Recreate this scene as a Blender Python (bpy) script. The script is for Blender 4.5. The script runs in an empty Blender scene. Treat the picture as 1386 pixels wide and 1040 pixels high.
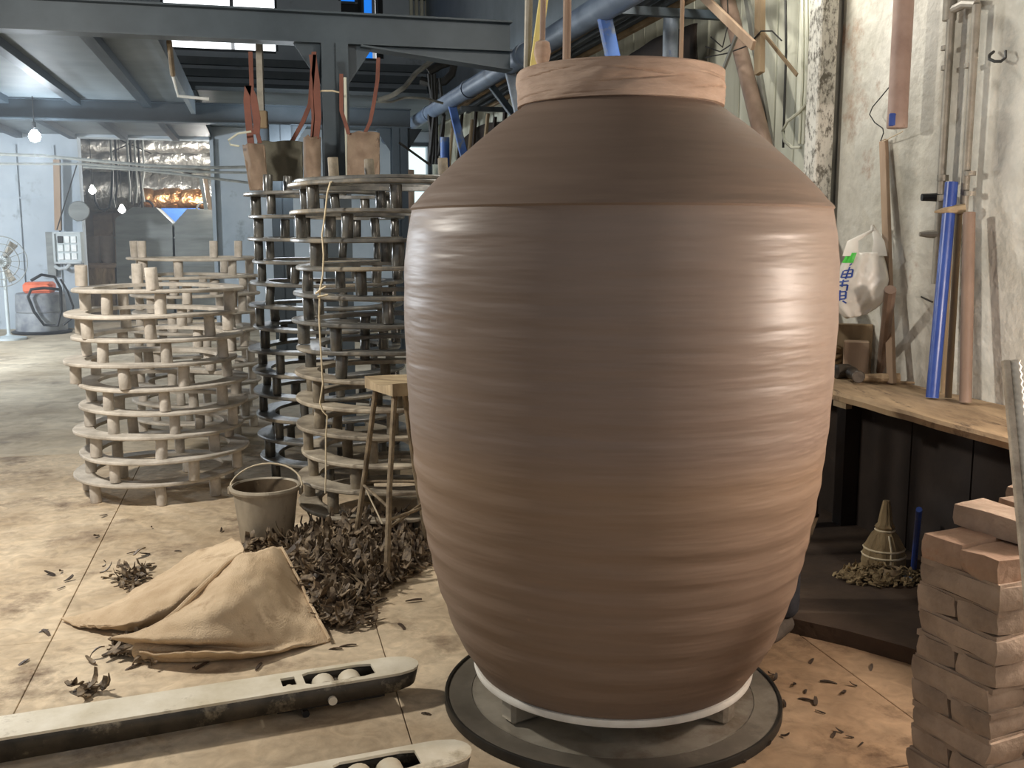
import bpy, bmesh, math, random
from mathutils import Vector, Matrix, noise
random.seed(7)
S = bpy.context.scene
COL = S.collection
PI = math.pi
V = Vector

# ------------------------------------------------------------------ camera
F = 1370.0
PITCH = math.atan((520 - 318) / F)
CP, SP, H = math.cos(PITCH), math.sin(PITCH), 1.5
cam = bpy.data.objects.new('camera', bpy.data.cameras.new('camera'))
COL.objects.link(cam)
cam.location = (0, 0, H)
cam.rotation_euler = (PI / 2 - PITCH, 0, 0)
cam.data.sensor_width = 36
cam.data.lens = F / 1386 * 36
cam.data.clip_end = 100
S.camera = cam

# ------------------------------------------------------------------ light
W_ = bpy.data.worlds.new('world'); S.world = W_; W_.use_nodes = True
W_.node_tree.nodes['Background'].inputs[0].default_value = (0.93, 0.96, 1.0, 1)
W_.node_tree.nodes['Background'].inputs[1].default_value = 0.40
S.view_settings.view_transform = 'Standard'
S.view_settings.look = 'None'
S.view_settings.exposure = 0.0
S.view_settings.gamma = 1.0
S.view_settings.use_curve_mapping = False


def lamp(name, loc, watts, col, radius=0.12):
    l = bpy.data.lights.new(name, 'POINT'); l.energy = watts; l.color = col; l.shadow_soft_size = radius
    o = bpy.data.objects.new(name, l); o.location = loc; COL.objects.link(o)
    return o


lamp('work_lamp_left', (-3.0, 3.9, 2.7), 375, (1.0, .95, .86), .12)     # bare lamp left of the frame
lamp('bench_lamp', (2.12, 2.49, 1.35), 88, (1.0, .85, .74), .07)       # warm bulb over the near end of the workbench, right of the frame
lamp('work_lamp_near', (2.1, .3, 2.7), 35, (1.0, .84, .72), .10)        # warm lamp behind the camera's right shoulder
lamp('lamp_by_wall', (1.0, 5.3, 3.4), 110, (1.0, .96, .88), .15)
lamp('hall_bulb_glow', (-5.45, 11.85, 2.4), 60, (.82, .91, 1.0), .07)  # the bare bulb in view
lamp('hall_fill_left', (-8.6, 11.2, 1.9), 980, (.86, .93, 1.0), .15)  # unseen fill light added to brighten the walls and floor of the hall
lamp('far_room_bulb', (-5.4, 18.3, 2.3), 190, (1.0, .96, .9), .10)
lamp('hall_far_right', (-2.6, 12.4, 2.5), 60, (.86, .93, 1.0), .3)

# ------------------------------------------------------------------ geometry helpers
TH = math.radians(14)
E1 = V((-math.sin(TH), math.cos(TH), 0))       # along the right-hand wall, away from the camera
E2 = V((math.cos(TH), math.sin(TH), 0))        # towards the right-hand wall
ZZ = V((0, 0, 1))


def E(a, b, z=0.0):
    return E1 * a + E2 * b + ZZ * z


def ray(px, py):
    u, v = px - 693, 520 - py
    return V((u, F * CP + v * SP, -F * SP + v * CP))


def G(px, py, z=0.0):                # point at height z
    d = ray(px, py); t = (z - H) / d.z
    return V((d.x * t, d.y * t, z))


def at(px, py, y):                   # point at distance y from the camera plane
    d = ray(px, py); t = y / d.y
    return V((d.x * t, y, H + d.z * t))


def onwall(px, py, off=0.0):         # point off metres in front of the right wall
    d = ray(px, py); t = (2.9 - off) / d.dot(E2)
    return V((d.x * t, d.y * t, H + d.z * t))


def onback(px, py, a=17.7):          # point on the plane E1 = a
    d = ray(px, py); t = a / d.dot(E1)
    return V((d.x * t, d.y * t, H + d.z * t))


def ec(p):
    return p.dot(E1), p.dot(E2), p.z


def nz(p, s=1.0):
    return noise.noise(V(p) * s)


class MB:
    def __init__(self):
        self.v = []; self.f = []

    def add(self, vs, fs):
        n = len(self.v)
        self.v += [V(q) for q in vs]
        self.f += [tuple(i + n for i in q) for q in fs]
        return self

    def box(self, c, s, ax=None, ch=0.0):
        """box centre c, full size s, axes ax; ch chamfers the edges"""
        c = V(c); X, Y, Z = ax if ax else (V((1, 0, 0)), V((0, 1, 0)), ZZ)
        hx, hy, hz = s[0] / 2, s[1] / 2, s[2] / 2
        if not ch:
            vs = [c + X * x * hx + Y * y * hy + Z * z * hz for z in (-1, 1) for y in (-1, 1) for x in (-1, 1)]
            return self.add(vs, [(0, 2, 3, 1), (4, 5, 7, 6), (0, 1, 5, 4), (2, 6, 7, 3), (0, 4, 6, 2), (1, 3, 7, 5)])
        bm = bmesh.new(); bmesh.ops.create_cube(bm, size=1.0)
        bmesh.ops.scale(bm, vec=(s[0], s[1], s[2]), verts=bm.verts)
        bmesh.ops.bevel(bm, geom=bm.edges[:], offset=ch, segments=1, affect='EDGES')
        bm.verts.index_update()
        vs = [c + X * q.co.x + Y * q.co.y + Z * q.co.z for q in bm.verts]
        fs = [[q.index for q in f.verts] for f in bm.faces]
        bm.free()
        return self.add(vs, fs)

    def ebox(self, a0, a1, b0, b1, z0, z1, ch=0.0):
        return self.box(E((a0 + a1) / 2, (b0 + b1) / 2, (z0 + z1) / 2), (abs(b1 - b0), abs(a1 - a0), abs(z1 - z0)), (E2, E1, ZZ), ch)

    def beam(self, p0, p1, w, h, up=None, ch=0.0):
        """rectangular bar from p0 to p1, width w, height h (along up)"""
        p0, p1 = V(p0), V(p1); d = p1 - p0; L = d.length; Y = d / L
        up = V(up) if up else (ZZ if abs(Y.z) < .9 else V((0, -1, 0)))
        X = Y.cross(up).normalized(); Z = X.cross(Y)
        return self.box((p0 + p1) / 2, (w, L, h), (X, Y, Z), ch)

    def tube(self, pts, r, n=8, caps=True):
        pts = [V(q) for q in pts]; k = len(pts)
        rs = r if isinstance(r, (list, tuple)) else [r] * k
        base = len(self.v); up = None
        for i, q in enumerate(pts):
            t = (pts[min(i + 1, k - 1)] - pts[max(i - 1, 0)]).normalized()
            if up is None:
                up = ZZ if abs(t.z) < .9 else V((1, 0, 0))
            X = t.cross(up).normalized(); up = X.cross(t).normalized()
            for j in range(n):
                a = 2 * PI * j / n
                self.v.append(q + (X * math.cos(a) + up * math.sin(a)) * rs[i])
        for i in range(k - 1):
            for j in range(n):
                a = base + i * n + j; b = base + i * n + (j + 1) % n
                self.f.append((a, b, b + n, a + n))
        if caps:
            self.f.append(tuple(base + j for j in range(n))[::-1])
            self.f.append(tuple(base + (k - 1) * n + j for j in range(n)))
        return self

    def lathe(self, prof, c=(0, 0, 0), n=32, fn=None, closed=False, caps=True):
        """profile [(r,z)] about a vertical axis through c; fn(r,z,ang)->(r,z)"""
        c = V(c); base = len(self.v); k = len(prof)
        for i, (r, z) in enumerate(prof):
            for j in range(n):
                a = 2 * PI * j / n
                rr, zz = fn(r, z, a) if fn else (r, z)
                self.v.append(c + V((rr * math.cos(a), rr * math.sin(a), zz)))
        for i in range(k if closed else k - 1):
            i2 = (i + 1) % k
            for j in range(n):
                j2 = (j + 1) % n
                self.f.append((base + i * n + j, base + i * n + j2, base + i2 * n + j2, base + i2 * n + j))
        if caps and not closed:
            if prof[0][0] > 1e-5: self.f.append(tuple(base + j for j in range(n))[::-1])
            if prof[-1][0] > 1e-5: self.f.append(tuple(base + (k - 1) * n + j for j in range(n)))
        return self

    def prism(self, poly, z0, z1):
        n = len(poly)
        vs = [V((p[0], p[1], z0)) for p in poly] + [V((p[0], p[1], z1)) for p in poly]
        return self.add(vs, [tuple(range(n))[::-1], tuple(range(n, 2 * n))] + [(i, (i + 1) % n, n + (i + 1) % n, n + i) for i in range(n)])

    def patch(self, ctrl, nu=40, nv=40, fn=None):
        """Catmull-Rom surface through a grid of control points"""
        def cr(p, t):
            k = len(p) - 1; x = min(t * k, k - 1e-6); i = int(x); u = x - i
            a, b, c, d = p[max(i - 1, 0)], p[i], p[i + 1], p[min(i + 2, k)]
            return 0.5 * ((2 * b) + (c - a) * u + (2 * a - 5 * b + 4 * c - d) * u * u + (3 * b - a - 3 * c + d) * u ** 3)
        base = len(self.v)
        for j in range(nv + 1):
            for i in range(nu + 1):
                q = cr([cr(row, i / nu) for row in ctrl], j / nv)
                if fn: q = fn(q, i / nu, j / nv)
                self.v.append(q)
        for j in range(nv):
            for i in range(nu):
                a = base + j * (nu + 1) + i
                self.f.append((a, a + 1, a + nu + 2, a + nu + 1))
        return self

    def mesh(self, name, off=V((0, 0, 0)), smooth=35):
        me = bpy.data.meshes.new(name)
        me.from_pydata([q - off for q in self.v], [], self.f)
        bm = bmesh.new(); bm.from_mesh(me); bmesh.ops.recalc_face_normals(bm, faces=bm.faces[:]); bm.to_mesh(me); bm.free()
        if smooth:
            for p in me.polygons: p.use_smooth = True
            me.set_sharp_from_angle(angle=math.radians(smooth))
        return me

    def build(self, name, mat, parent=None, loc=None, kind=None, smooth=35, local=False):
        off = V((0, 0, 0))
        if not local:
            if parent is not None: off = V(parent['org'])
            elif loc is not None: off = V(loc)
        o = bpy.data.objects.new(name, self.mesh(name, off, smooth))
        o.data.materials.append(mat); COL.objects.link(o)
        if parent is not None: o.parent = parent
        elif loc is not None: o.location = loc
        o['org'] = list(off)
        if kind: o['kind'] = kind
        return o


def thing(name, label, cat, loc=(0, 0, 0), rz=0.0, group=None):
    o = bpy.data.objects.new(name, None); COL.objects.link(o)
    o.empty_display_size = .1
    o.location = loc; o.rotation_euler = (0, 0, rz); o['org'] = list(loc)
    return tag(o, label, cat, group)


def tag(o, label, cat, group=None):
    o['label'] = label; o['category'] = cat
    if group: o['group'] = group
    return o


def inst(name, me, mat, parent, loc=(0, 0, 0), rz=0.0):
    o = bpy.data.objects.new(name, me); COL.objects.link(o)
    if mat and not me.materials: me.materials.append(mat)
    o.parent = parent; o.location = loc; o.rotation_euler = (0, 0, rz)
    return o


def dup(root):
    r = root.copy(); COL.objects.link(r)
    for ch in list(root.children):
        c = ch.copy(); COL.objects.link(c); c.parent = r
        for g in list(ch.children):
            d = g.copy(); COL.objects.link(d); d.parent = c
    return r


# ------------------------------------------------------------------ materials
def lin(c):
    return tuple((x / 255 / 12.92 if x / 255 <= .04045 else ((x / 255 + .055) / 1.055) ** 2.4) for x in c) + (1,)


def mat(name, c1, c2=None, rough=.75, scale=6.0, stretch=(1, 1, 1), metal=0.0, bump=.15, bscale=None, world=False,
        spots=None, detail=6.0, lo=.35, hi=.65, rand=.0, spec=.4, bdist=.01, fine=None):
    m = bpy.data.materials.new(name); m.use_nodes = True
    nt = m.node_tree; N = nt.nodes; L = nt.links
    b = N['Principled BSDF']
    b.inputs['Roughness'].default_value = rough; b.inputs['Metallic'].default_value = metal
    b.inputs['Specular IOR Level'].default_value = spec
    if world:
        g = N.new('ShaderNodeNewGeometry'); src = g.outputs['Position']
    else:
        g = N.new('ShaderNodeTexCoord'); src = g.outputs['Object']
    mp = N.new('ShaderNodeMapping'); mp.inputs['Scale'].default_value = stretch
    L.new(src, mp.inputs['Vector'])
    n1 = N.new('ShaderNodeTexNoise'); n1.inputs['Scale'].default_value = scale; n1.inputs['Detail'].default_value = detail
    n1.inputs['Roughness'].default_value = .62
    L.new(mp.outputs[0], n1.inputs['Vector'])
    r = N.new('ShaderNodeValToRGB')
    c2 = c2 or tuple(min(255, x * 1.18 + 4) for x in c1)
    r.color_ramp.elements[0].position = lo; r.color_ramp.elements[1].position = hi
    r.color_ramp.elements[0].color = lin(c1); r.color_ramp.elements[1].color = lin(c2)
    L.new(n1.outputs['Fac'], r.inputs['Fac'])
    col = r.outputs['Color']
    if spots:
        sc, ss, slo, shi = spots
        n2 = N.new('ShaderNodeTexNoise'); n2.inputs['Scale'].default_value = ss; n2.inputs['Detail'].default_value = 8
        n2.inputs['Roughness'].default_value = .7
        L.new(mp.outputs[0], n2.inputs['Vector'])
        mr = N.new('ShaderNodeMapRange'); mr.inputs[1].default_value = slo; mr.inputs[2].default_value = shi
        L.new(n2.outputs['Fac'], mr.inputs[0])
        mx = N.new('ShaderNodeMix'); mx.data_type = 'RGBA'
        L.new(mr.outputs[0], mx.inputs[0]); L.new(col, mx.inputs[6]); mx.inputs[7].default_value = lin(sc)
        col = mx.outputs[2]
    if fine:
        n4 = N.new('ShaderNodeTexNoise'); n4.inputs['Scale'].default_value = fine[0]; n4.inputs['Detail'].default_value = 6; n4.inputs['Distortion'].default_value = 1.5
        L.new(mp.outputs[0], n4.inputs['Vector'])
        m4 = N.new('ShaderNodeMapRange'); m4.inputs[1].default_value = .3; m4.inputs[2].default_value = .75; m4.inputs[3].default_value = 1 + fine[1]; m4.inputs[4].default_value = 1 - fine[1]
        L.new(n4.outputs['Fac'], m4.inputs[0])
        h4 = N.new('ShaderNodeHueSaturation'); L.new(col, h4.inputs['Color']); L.new(m4.outputs[0], h4.inputs['Value'])
        col = h4.outputs['Color']
    if rand:
        oi = N.new('ShaderNodeObjectInfo')
        mr = N.new('ShaderNodeMapRange'); mr.inputs[3].default_value = 1 - rand; mr.inputs[4].default_value = 1 + rand
        L.new(oi.outputs['Random'], mr.inputs[0])
        hs = N.new('ShaderNodeHueSaturation'); L.new(col, hs.inputs['Color']); L.new(mr.outputs[0], hs.inputs['Value'])
        col = hs.outputs['Color']
    L.new(col, b.inputs['Base Color'])
    if bump:
        n3 = N.new('ShaderNodeTexNoise'); n3.inputs['Scale'].default_value = bscale or scale * 5; n3.inputs['Detail'].default_value = 5
        L.new(mp.outputs[0], n3.inputs['Vector'])
        bp = N.new('ShaderNodeBump'); bp.inputs['Strength'].default_value = bump; bp.inputs['Distance'].default_value = bdist
        L.new(n3.outputs['Fac'], bp.inputs['Height']); L.new(bp.outputs[0], b.inputs['Normal'])
    return m


def emit(name, col, s):
    m = bpy.data.materials.new(name); m.use_nodes = True; nt = m.node_tree
    nt.nodes.remove(nt.nodes['Principled BSDF'])
    e = nt.nodes.new('ShaderNodeEmission'); e.inputs[0].default_value = col + (1,); e.inputs[1].default_value = s
    nt.links.new(e.outputs[0], nt.nodes['Material Output'].inputs[0])
    return m


M = {}
M['floor'] = mat('dusty_concrete', (160, 138, 110), (210, 191, 163), .85, 1.1, world=True, bump=.6, bscale=7, detail=10,
                 spots=((122, 102, 82), 2.6, .54, .70), lo=.34, hi=.60, bdist=.03, fine=(11, .22))
M['floor_far'] = mat('pale_concrete', (160, 144, 120), (206, 192, 168), .85, .9, world=True, bump=.5, bscale=5, detail=10,
                     spots=((138, 124, 106), 1.4, .54, .70), bdist=.03, fine=(5, .16))
M['plaster'] = mat('old_plaster', (180, 176, 162), (214, 211, 200), .9, 1.6, world=True, bump=.8, bscale=14, detail=10,
                   spots=((162, 134, 114), .95, .57, .64), lo=.3, hi=.6, bdist=.016, fine=(9, .10))
M['board'] = mat('whitewashed_board', (176, 176, 158), (214, 214, 198), .85, 3, (1, 1, .12), bump=.35, bscale=24,
                 spots=((112, 104, 88), 5, .62, .74), rand=.10)
M['bluewall'] = mat('blue_grey_wall', (164, 176, 186), (188, 198, 206), .85, .8, world=True, bump=.2, spots=((126, 134, 138), 1.7, .6, .75))
M['steel'] = mat('dark_steel', (48, 59, 67), (64, 75, 83), .5, 2, bump=.08, spec=.5, world=True)
M['deck'] = mat('deck_sheet', (92, 102, 108), (112, 122, 128), .6, 1.5, bump=.05, world=True)
M['roof'] = mat('roof_sheet', (34, 38, 42), (46, 50, 54), .7, 1.5, bump=.05, world=True)
M['clay'] = None
M['cloth'] = mat('damp_cloth', (150, 126, 108), (178, 154, 136), .8, 5, (1, 1, 4), bump=.25, bscale=40)
M['plasterbat'] = mat('white_plaster', (214, 208, 196), (232, 228, 218), .6, 8, bump=.1)
M['wheelmetal'] = mat('wheel_metal', (142, 134, 120), (180, 172, 158), .34, 5, metal=.25, bump=.1, spots=((112, 96, 78), 4, .5, .7))
M['blackrim'] = mat('black_rim', (34, 32, 29), (58, 54, 48), .45, 6, metal=.3, bump=.1)
M['ring_pale'] = mat('dusty_ring', (168, 160, 148), (212, 204, 192), .85, 7, bump=.3, bscale=40, rand=.06)
M['post_pale'] = mat('dusty_post', (174, 166, 154), (214, 206, 196), .85, 9, bump=.3, bscale=50, rand=.10)
M['ring_dark'] = mat('dark_ring', (70, 70, 68), (118, 114, 106), .34, 6, bump=.15, bscale=40, rand=.12, spots=((150, 138, 118), 3, .52, .70), spec=.7)
M['post_dark'] = mat('dark_post', (56, 56, 54), (98, 94, 86), .26, 8, bump=.1, bscale=30, rand=.3, spec=.8)
M['ring_mid'] = mat('dusty_brown_ring', (122, 112, 98), (184, 172, 152), .7, 6, bump=.3, bscale=40, rand=.12)
M['post_mid'] = mat('dusty_brown_post', (96, 88, 76), (150, 138, 118), .6, 8, bump=.25, bscale=40, rand=.2)
M['sack'] = mat('hessian_cloth', (182, 156, 124), (212, 188, 156), .9, 4, bump=.5, bscale=180, spots=((150, 122, 92), 5, .58, .75))
M['scrap'] = mat('clay_scrap', (70, 58, 47), (158, 138, 112), .6, 22, bump=.2, lo=.40, hi=.66, world=True)
M['scrapdark'] = mat('dark_clay_scrap', (54, 43, 35), (92, 74, 58), .6, 14, bump=.2, rand=.3)
M['forktop'] = mat('worn_fork_paint', (206, 194, 168), (238, 230, 212), .6, 4, bump=.2, bscale=30, spots=((150, 134, 108), 6, .56, .7))
M['forkside'] = mat('fork_steel', (58, 54, 48), (92, 84, 72), .5, 8, metal=.2, bump=.2, spots=((162, 150, 128), 9, .54, .68))
M['forkhole'] = mat('fork_inside', (24, 20, 16), (40, 34, 28), .8)
M['roller'] = mat('white_roller', (206, 194, 168), (226, 216, 196), .5)
M['bucket'] = mat('dusty_bucket', (142, 132, 116), (188, 176, 156), .7, 5, (1, 1, .5), bump=.15, bscale=20, spots=((112, 100, 84), 7, .6, .72))
M['bucketin'] = mat('bucket_inside', (92, 78, 60), (122, 104, 82), .8, 6)
M['wire'] = mat('pale_wire', (186, 172, 146), None, .5, 10, bump=0)
M['darkwire'] = mat('dark_cable', (38, 37, 35), None, .55, 10, bump=0)
M['greywire'] = mat('grey_cable', (120, 122, 118), None, .6, 10, bump=0)
M['twine'] = mat('pale_twine', (206, 190, 156), (226, 212, 184), .9, 30, bump=.2)
M['stoolseat'] = mat('worn_seat_wood', (140, 122, 96), (186, 166, 134), .7, 5, (1, 5, 1), bump=.25)
M['rod'] = mat('muddy_rod', (96, 82, 64), (150, 132, 106), .7, 16, bump=.3, bscale=60)
M['plank'] = mat('bench_plank', (130, 108, 82), (182, 156, 122), .75, 2.2, (4, 1, 1), bump=.35, bscale=14, spots=((88, 70, 54), 5, .56, .70))
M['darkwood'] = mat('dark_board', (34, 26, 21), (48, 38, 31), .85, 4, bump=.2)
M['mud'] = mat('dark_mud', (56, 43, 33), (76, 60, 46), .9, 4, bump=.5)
M['brick'] = mat('mud_brick', (150, 130, 112), (186, 164, 144), .9, 7, bump=.7, bscale=30, rand=.08, spots=((176, 136, 106), 5, .62, .76))
M['brick_red'] = mat('broken_red_brick', (162, 132, 110), (186, 156, 132), .9, 9, bump=.8, bscale=26, spots=((170, 122, 92), 5, .55, .68))
M['wheelband'] = mat('dark_wheel_band', (92, 86, 76), (124, 116, 104), .42, 3, metal=.2, bump=.1, spots=((150, 142, 128), 3, .55, .7))
M['bag'] = mat('white_plastic_bag', (214, 208, 196), (230, 226, 216), .35, 3, bump=.3, bscale=12, spec=.5)
M['bagblue'] = mat('blue_print', (36, 64, 138), None, .4, 5, bump=0)
M['bluecloth'] = mat('blue_fabric', (44, 66, 104), (64, 88, 130), .85, 20, bump=.3)
M['green'] = mat('green_print', (70, 178, 62), None, .4, 5, bump=0)
M['lath'] = mat('raw_lath', (146, 122, 100), (176, 152, 128), .75, 4, (1, 1, .2), bump=.2)
M['oldwood'] = mat('old_grey_wood', (120, 102, 78), (160, 140, 112), .85, 4, (1, 1, .2), bump=.3)
M['bamboo'] = mat('reddish_pole', (112, 92, 78), (148, 126, 110), .6, 4, (1, 1, .3), bump=.15)
M['yellow'] = mat('yellow_slat', (206, 190, 112), (226, 214, 146), .6, 4, (1, 1, .2), bump=.1)
M['bluepipe'] = mat('blue_pipe', (38, 64, 138), (54, 84, 160), .35, 6, bump=.08, spots=((150, 150, 150), 9, .62, .72), spec=.6)
M['galv'] = mat('galvanised_pipe', (124, 118, 106), (156, 150, 138), .5, 8, metal=.2, bump=.1)
M['brownpipe'] = mat('brown_pipe', (146, 122, 110), (176, 152, 138), .55, 4, bump=.15, spots=((114, 94, 82), 6, .6, .72))
M['duct'] = mat('blue_grey_duct', (78, 92, 112), (106, 120, 138), .45, 3, bump=.1, spots=((70, 74, 78), 5, .58, .7))
M['strut'] = mat('blue_strut', (60, 96, 168), (86, 122, 186), .5, 5, bump=.1, spots=((128, 132, 132), 6, .52, .64))
M['strutpale'] = mat('pale_blue_strut', (120, 132, 146), (156, 166, 178), .5, 6, bump=.2, spots=((70, 100, 170), 6, .6, .68))
M['mottle'] = mat('peeling_white_post', (206, 202, 190), (228, 226, 216), .8, 4, (1, 1, .5), bump=.3, spots=((112, 108, 98), 40, .48, .60), bscale=60)
M['channel'] = mat('dark_channel', (98, 98, 92), (124, 124, 116), .55, 4, bump=.1)
M['brownbag'] = mat('brown_sling', (128, 108, 92), (160, 140, 120), .8, 4, bump=.25, spots=((92, 76, 66), 2.4, .54, .6))
M['greybag'] = mat('grey_sling', (84, 82, 72), (112, 108, 94), .8, 4, bump=.25)
M['orange'] = mat('orange_strap', (96, 56, 44), (116, 70, 56), .7, 6, bump=.1)
M['hood'] = mat('grey_kiln_sheet', (118, 122, 120), (142, 146, 144), .6, 1.4, (1, 1, 6), bump=.1)
M['foil'] = mat('silver_foil', (176, 174, 168), (214, 212, 206), .34, 4, metal=.75, bump=.9, bscale=5, bdist=.08)
M['copperfoil'] = mat('copper_foil', (196, 130, 84), (226, 176, 124), .3, 4, metal=.9, bump=.9, bscale=6, bdist=.08)
M['bluetarp'] = mat('blue_tarp', (58, 104, 176), (72, 120, 194), .5, 3)
M['boxgrey'] = mat('box_enamel', (176, 186, 188), (196, 204, 206), .5, 4, bump=.05)
M['panelwhite'] = mat('panel_white', (216, 226, 226), None, .4, 4, bump=0)
M['barrel'] = mat('blue_grey_barrel', (116, 120, 128), (160, 164, 166), .6, 5, bump=.15)
M['orangeplastic'] = mat('orange_plastic', (226, 112, 78), None, .45, 4, bump=.05)
M['black'] = mat('black_rubber', (26, 26, 26), (38, 38, 38), .5, 8, bump=.05)
M['jar'] = mat('raw_jar', (150, 134, 120), (176, 160, 146), .7, 3, bump=.1)
M['skin'] = mat('skin', (176, 130, 100), (190, 146, 116), .6, 6, bump=.05)
M['hair'] = mat('hair', (26, 22, 20), (40, 34, 30), .6, 30)
M['trousers'] = mat('dark_trousers', (40, 40, 44), (58, 58, 62), .9, 14, bump=.2)
M['shoe'] = mat('grey_shoe', (70, 62, 55), (96, 86, 76), .8, 10, bump=.2)
M['hammerhead'] = mat('hammer_iron', (64, 58, 52), (96, 88, 78), .45, 8, metal=.5, bump=.15)
M['handle'] = mat('handle_wood', (150, 126, 96), (186, 162, 130), .7, 6, (5, 1, 1), bump=.2)
M['bundle'] = mat('straw_bundle', (118, 100, 72), (156, 136, 102), .9, 12, (1, 1, .2), bump=.5)
M['rust'] = mat('rusty_bar', (150, 138, 122), (190, 178, 160), .6, 20, bump=.3)
M['ribbed'] = mat('pale_ribbed_bar', (206, 198, 182), (226, 220, 206), .5, 20, bump=.1)
M['day'] = emit('daylight_pane', (.93, .97, 1.0), 3.2)
M['dayblue'] = emit('blue_daylight_pane', (.02, .22, .85), 1.0)
M['daydoor'] = emit('daylight_beyond', (.78, .95, .95), 1.25)
M['bulb'] = emit('lit_bulb', (.85, .94, 1.0), 60)
M['bulb2'] = emit('lit_bulb_far', (1.0, .97, .9), 40)


def clay_mat():
    m = mat('wet_clay', (116, 97, 83), (132, 112, 98), .42, 3, (1, 1, 14), bump=.0, spec=.34)
    nt = m.node_tree; N = nt.nodes; L = nt.links; b = N['Principled BSDF']
    old = b.inputs['Base Color'].links[0].from_socket
    tc = N.new('ShaderNodeTexCoord'); sx = N.new('ShaderNodeSeparateXYZ'); L.new(tc.outputs['Object'], sx.inputs[0])
    # wetness varies up the jar as the potter's sponge left it: dull tan below, greyer and wetter on the belly
    rp = N.new('ShaderNodeValToRGB'); e = rp.color_ramp.elements
    mr = N.new('ShaderNodeMapRange'); mr.inputs[1].default_value = 0; mr.inputs[2].default_value = 2.0
    n = N.new('ShaderNodeTexNoise'); n.inputs['Scale'].default_value = 1.2
    L.new(tc.outputs['Object'], n.inputs['Vector'])
    ad = N.new('ShaderNodeMath'); ad.operation = 'MULTIPLY_ADD'; ad.inputs[1].default_value = .05; L.new(n.outputs['Fac'], ad.inputs[0]); L.new(sx.outputs['Z'], ad.inputs[2])
    L.new(ad.outputs[0], mr.inputs[0]); L.new(mr.outputs[0], rp.inputs[0])
    e[0].position = .10; e[0].color = lin((124, 105, 90)); e[1].position = .80; e[1].color = lin((118, 102, 90))
    for p_, c_ in ((.30, (134, 112, 94)), (.43, (142, 118, 96)), (.48, (130, 113, 102)), (.70, (128, 115, 106)), (.785, (126, 113, 104))):
        q = e.new(p_); q.color = lin(c_)
    mx = N.new('ShaderNodeMix'); mx.data_type = 'RGBA'; mx.blend_type = 'MIX'; mx.inputs[0].default_value = .62
    L.new(old, mx.inputs[6]); L.new(rp.outputs[0], mx.inputs[7]); L.new(mx.outputs[2], b.inputs['Base Color'])
    rr = N.new('ShaderNodeValToRGB'); e = rr.color_ramp.elements; L.new(mr.outputs[0], rr.inputs[0])
    e[0].position = .40; e[0].color = (.58,) * 3 + (1,); e[1].position = .50; e[1].color = (.45,) * 3 + (1,)
    q = e.new(.775); q.color = (.43,) * 3 + (1,)
    q = e.new(.80); q.color = (.52,) * 3 + (1,)
    L.new(rr.outputs[0], b.inputs['Roughness'])
    mp = N.new('ShaderNodeMapping'); mp.inputs['Scale'].default_value = (.45, .45, 4.2); L.new(tc.outputs['Object'], mp.inputs[0])
    n3 = N.new('ShaderNodeTexNoise'); n3.inputs['Scale'].default_value = 5; n3.inputs['Detail'].default_value = 2.5
    L.new(mp.outputs[0], n3.inputs['Vector'])
    bp = N.new('ShaderNodeBump'); bp.inputs['Strength'].default_value = .40; bp.inputs['Distance'].default_value = .020
    L.new(n3.outputs['Fac'], bp.inputs['Height']); L.new(bp.outputs[0], b.inputs['Normal'])
    return m


M['clay'] = clay_mat()


def shade_floor():
    # darker red-brown towards the bench: shade beside the wheel put into the floor colour
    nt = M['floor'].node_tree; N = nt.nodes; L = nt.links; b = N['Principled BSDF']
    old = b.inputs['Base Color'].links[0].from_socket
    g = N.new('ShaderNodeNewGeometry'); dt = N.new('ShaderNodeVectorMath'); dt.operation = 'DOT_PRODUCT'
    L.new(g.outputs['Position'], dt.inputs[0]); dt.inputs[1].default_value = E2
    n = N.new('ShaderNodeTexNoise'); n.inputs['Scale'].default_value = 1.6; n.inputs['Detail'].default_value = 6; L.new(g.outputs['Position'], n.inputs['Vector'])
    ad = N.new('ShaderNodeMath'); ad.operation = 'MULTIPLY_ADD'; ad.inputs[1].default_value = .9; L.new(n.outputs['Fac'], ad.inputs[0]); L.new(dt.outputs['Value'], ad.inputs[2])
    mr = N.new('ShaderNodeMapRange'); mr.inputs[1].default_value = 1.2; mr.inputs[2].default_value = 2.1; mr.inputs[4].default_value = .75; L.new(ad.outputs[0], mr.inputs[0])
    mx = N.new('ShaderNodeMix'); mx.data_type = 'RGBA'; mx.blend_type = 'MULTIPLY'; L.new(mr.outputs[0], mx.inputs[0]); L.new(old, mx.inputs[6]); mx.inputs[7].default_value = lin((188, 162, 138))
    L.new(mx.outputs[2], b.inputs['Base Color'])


shade_floor()

# ------------------------------------------------------------------ the setting
def struct(name, mb, m, smooth=35):
    return mb.build(name, m, kind='structure', smooth=smooth)


fl = struct('floor', MB().ebox(-3, 26, -13, 3.1, -.3, -.03), M['floor_far'])
e2b = [-6.5, -5.0, -3.6, -2.2, -.8, .395, 1.94, 2.9]
e1b = [-.5, .9, 2.35, 3.9, 5.6, 7.4]
for i in range(len(e2b) - 1):
    for j in range(len(e1b) - 1):
        g = .0018
        h = random.uniform(-.0015, .0015)
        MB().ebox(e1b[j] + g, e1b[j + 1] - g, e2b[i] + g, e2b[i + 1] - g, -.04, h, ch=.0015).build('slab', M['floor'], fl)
MB().ebox(7.404, 26, -13, 2.9, -.04, -.001).build('slab', M['floor_far'], fl)
MB().ebox(-.5, 7.4, -13, -6.504, -.04, -.001).build('slab', M['floor_far'], fl)

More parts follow.
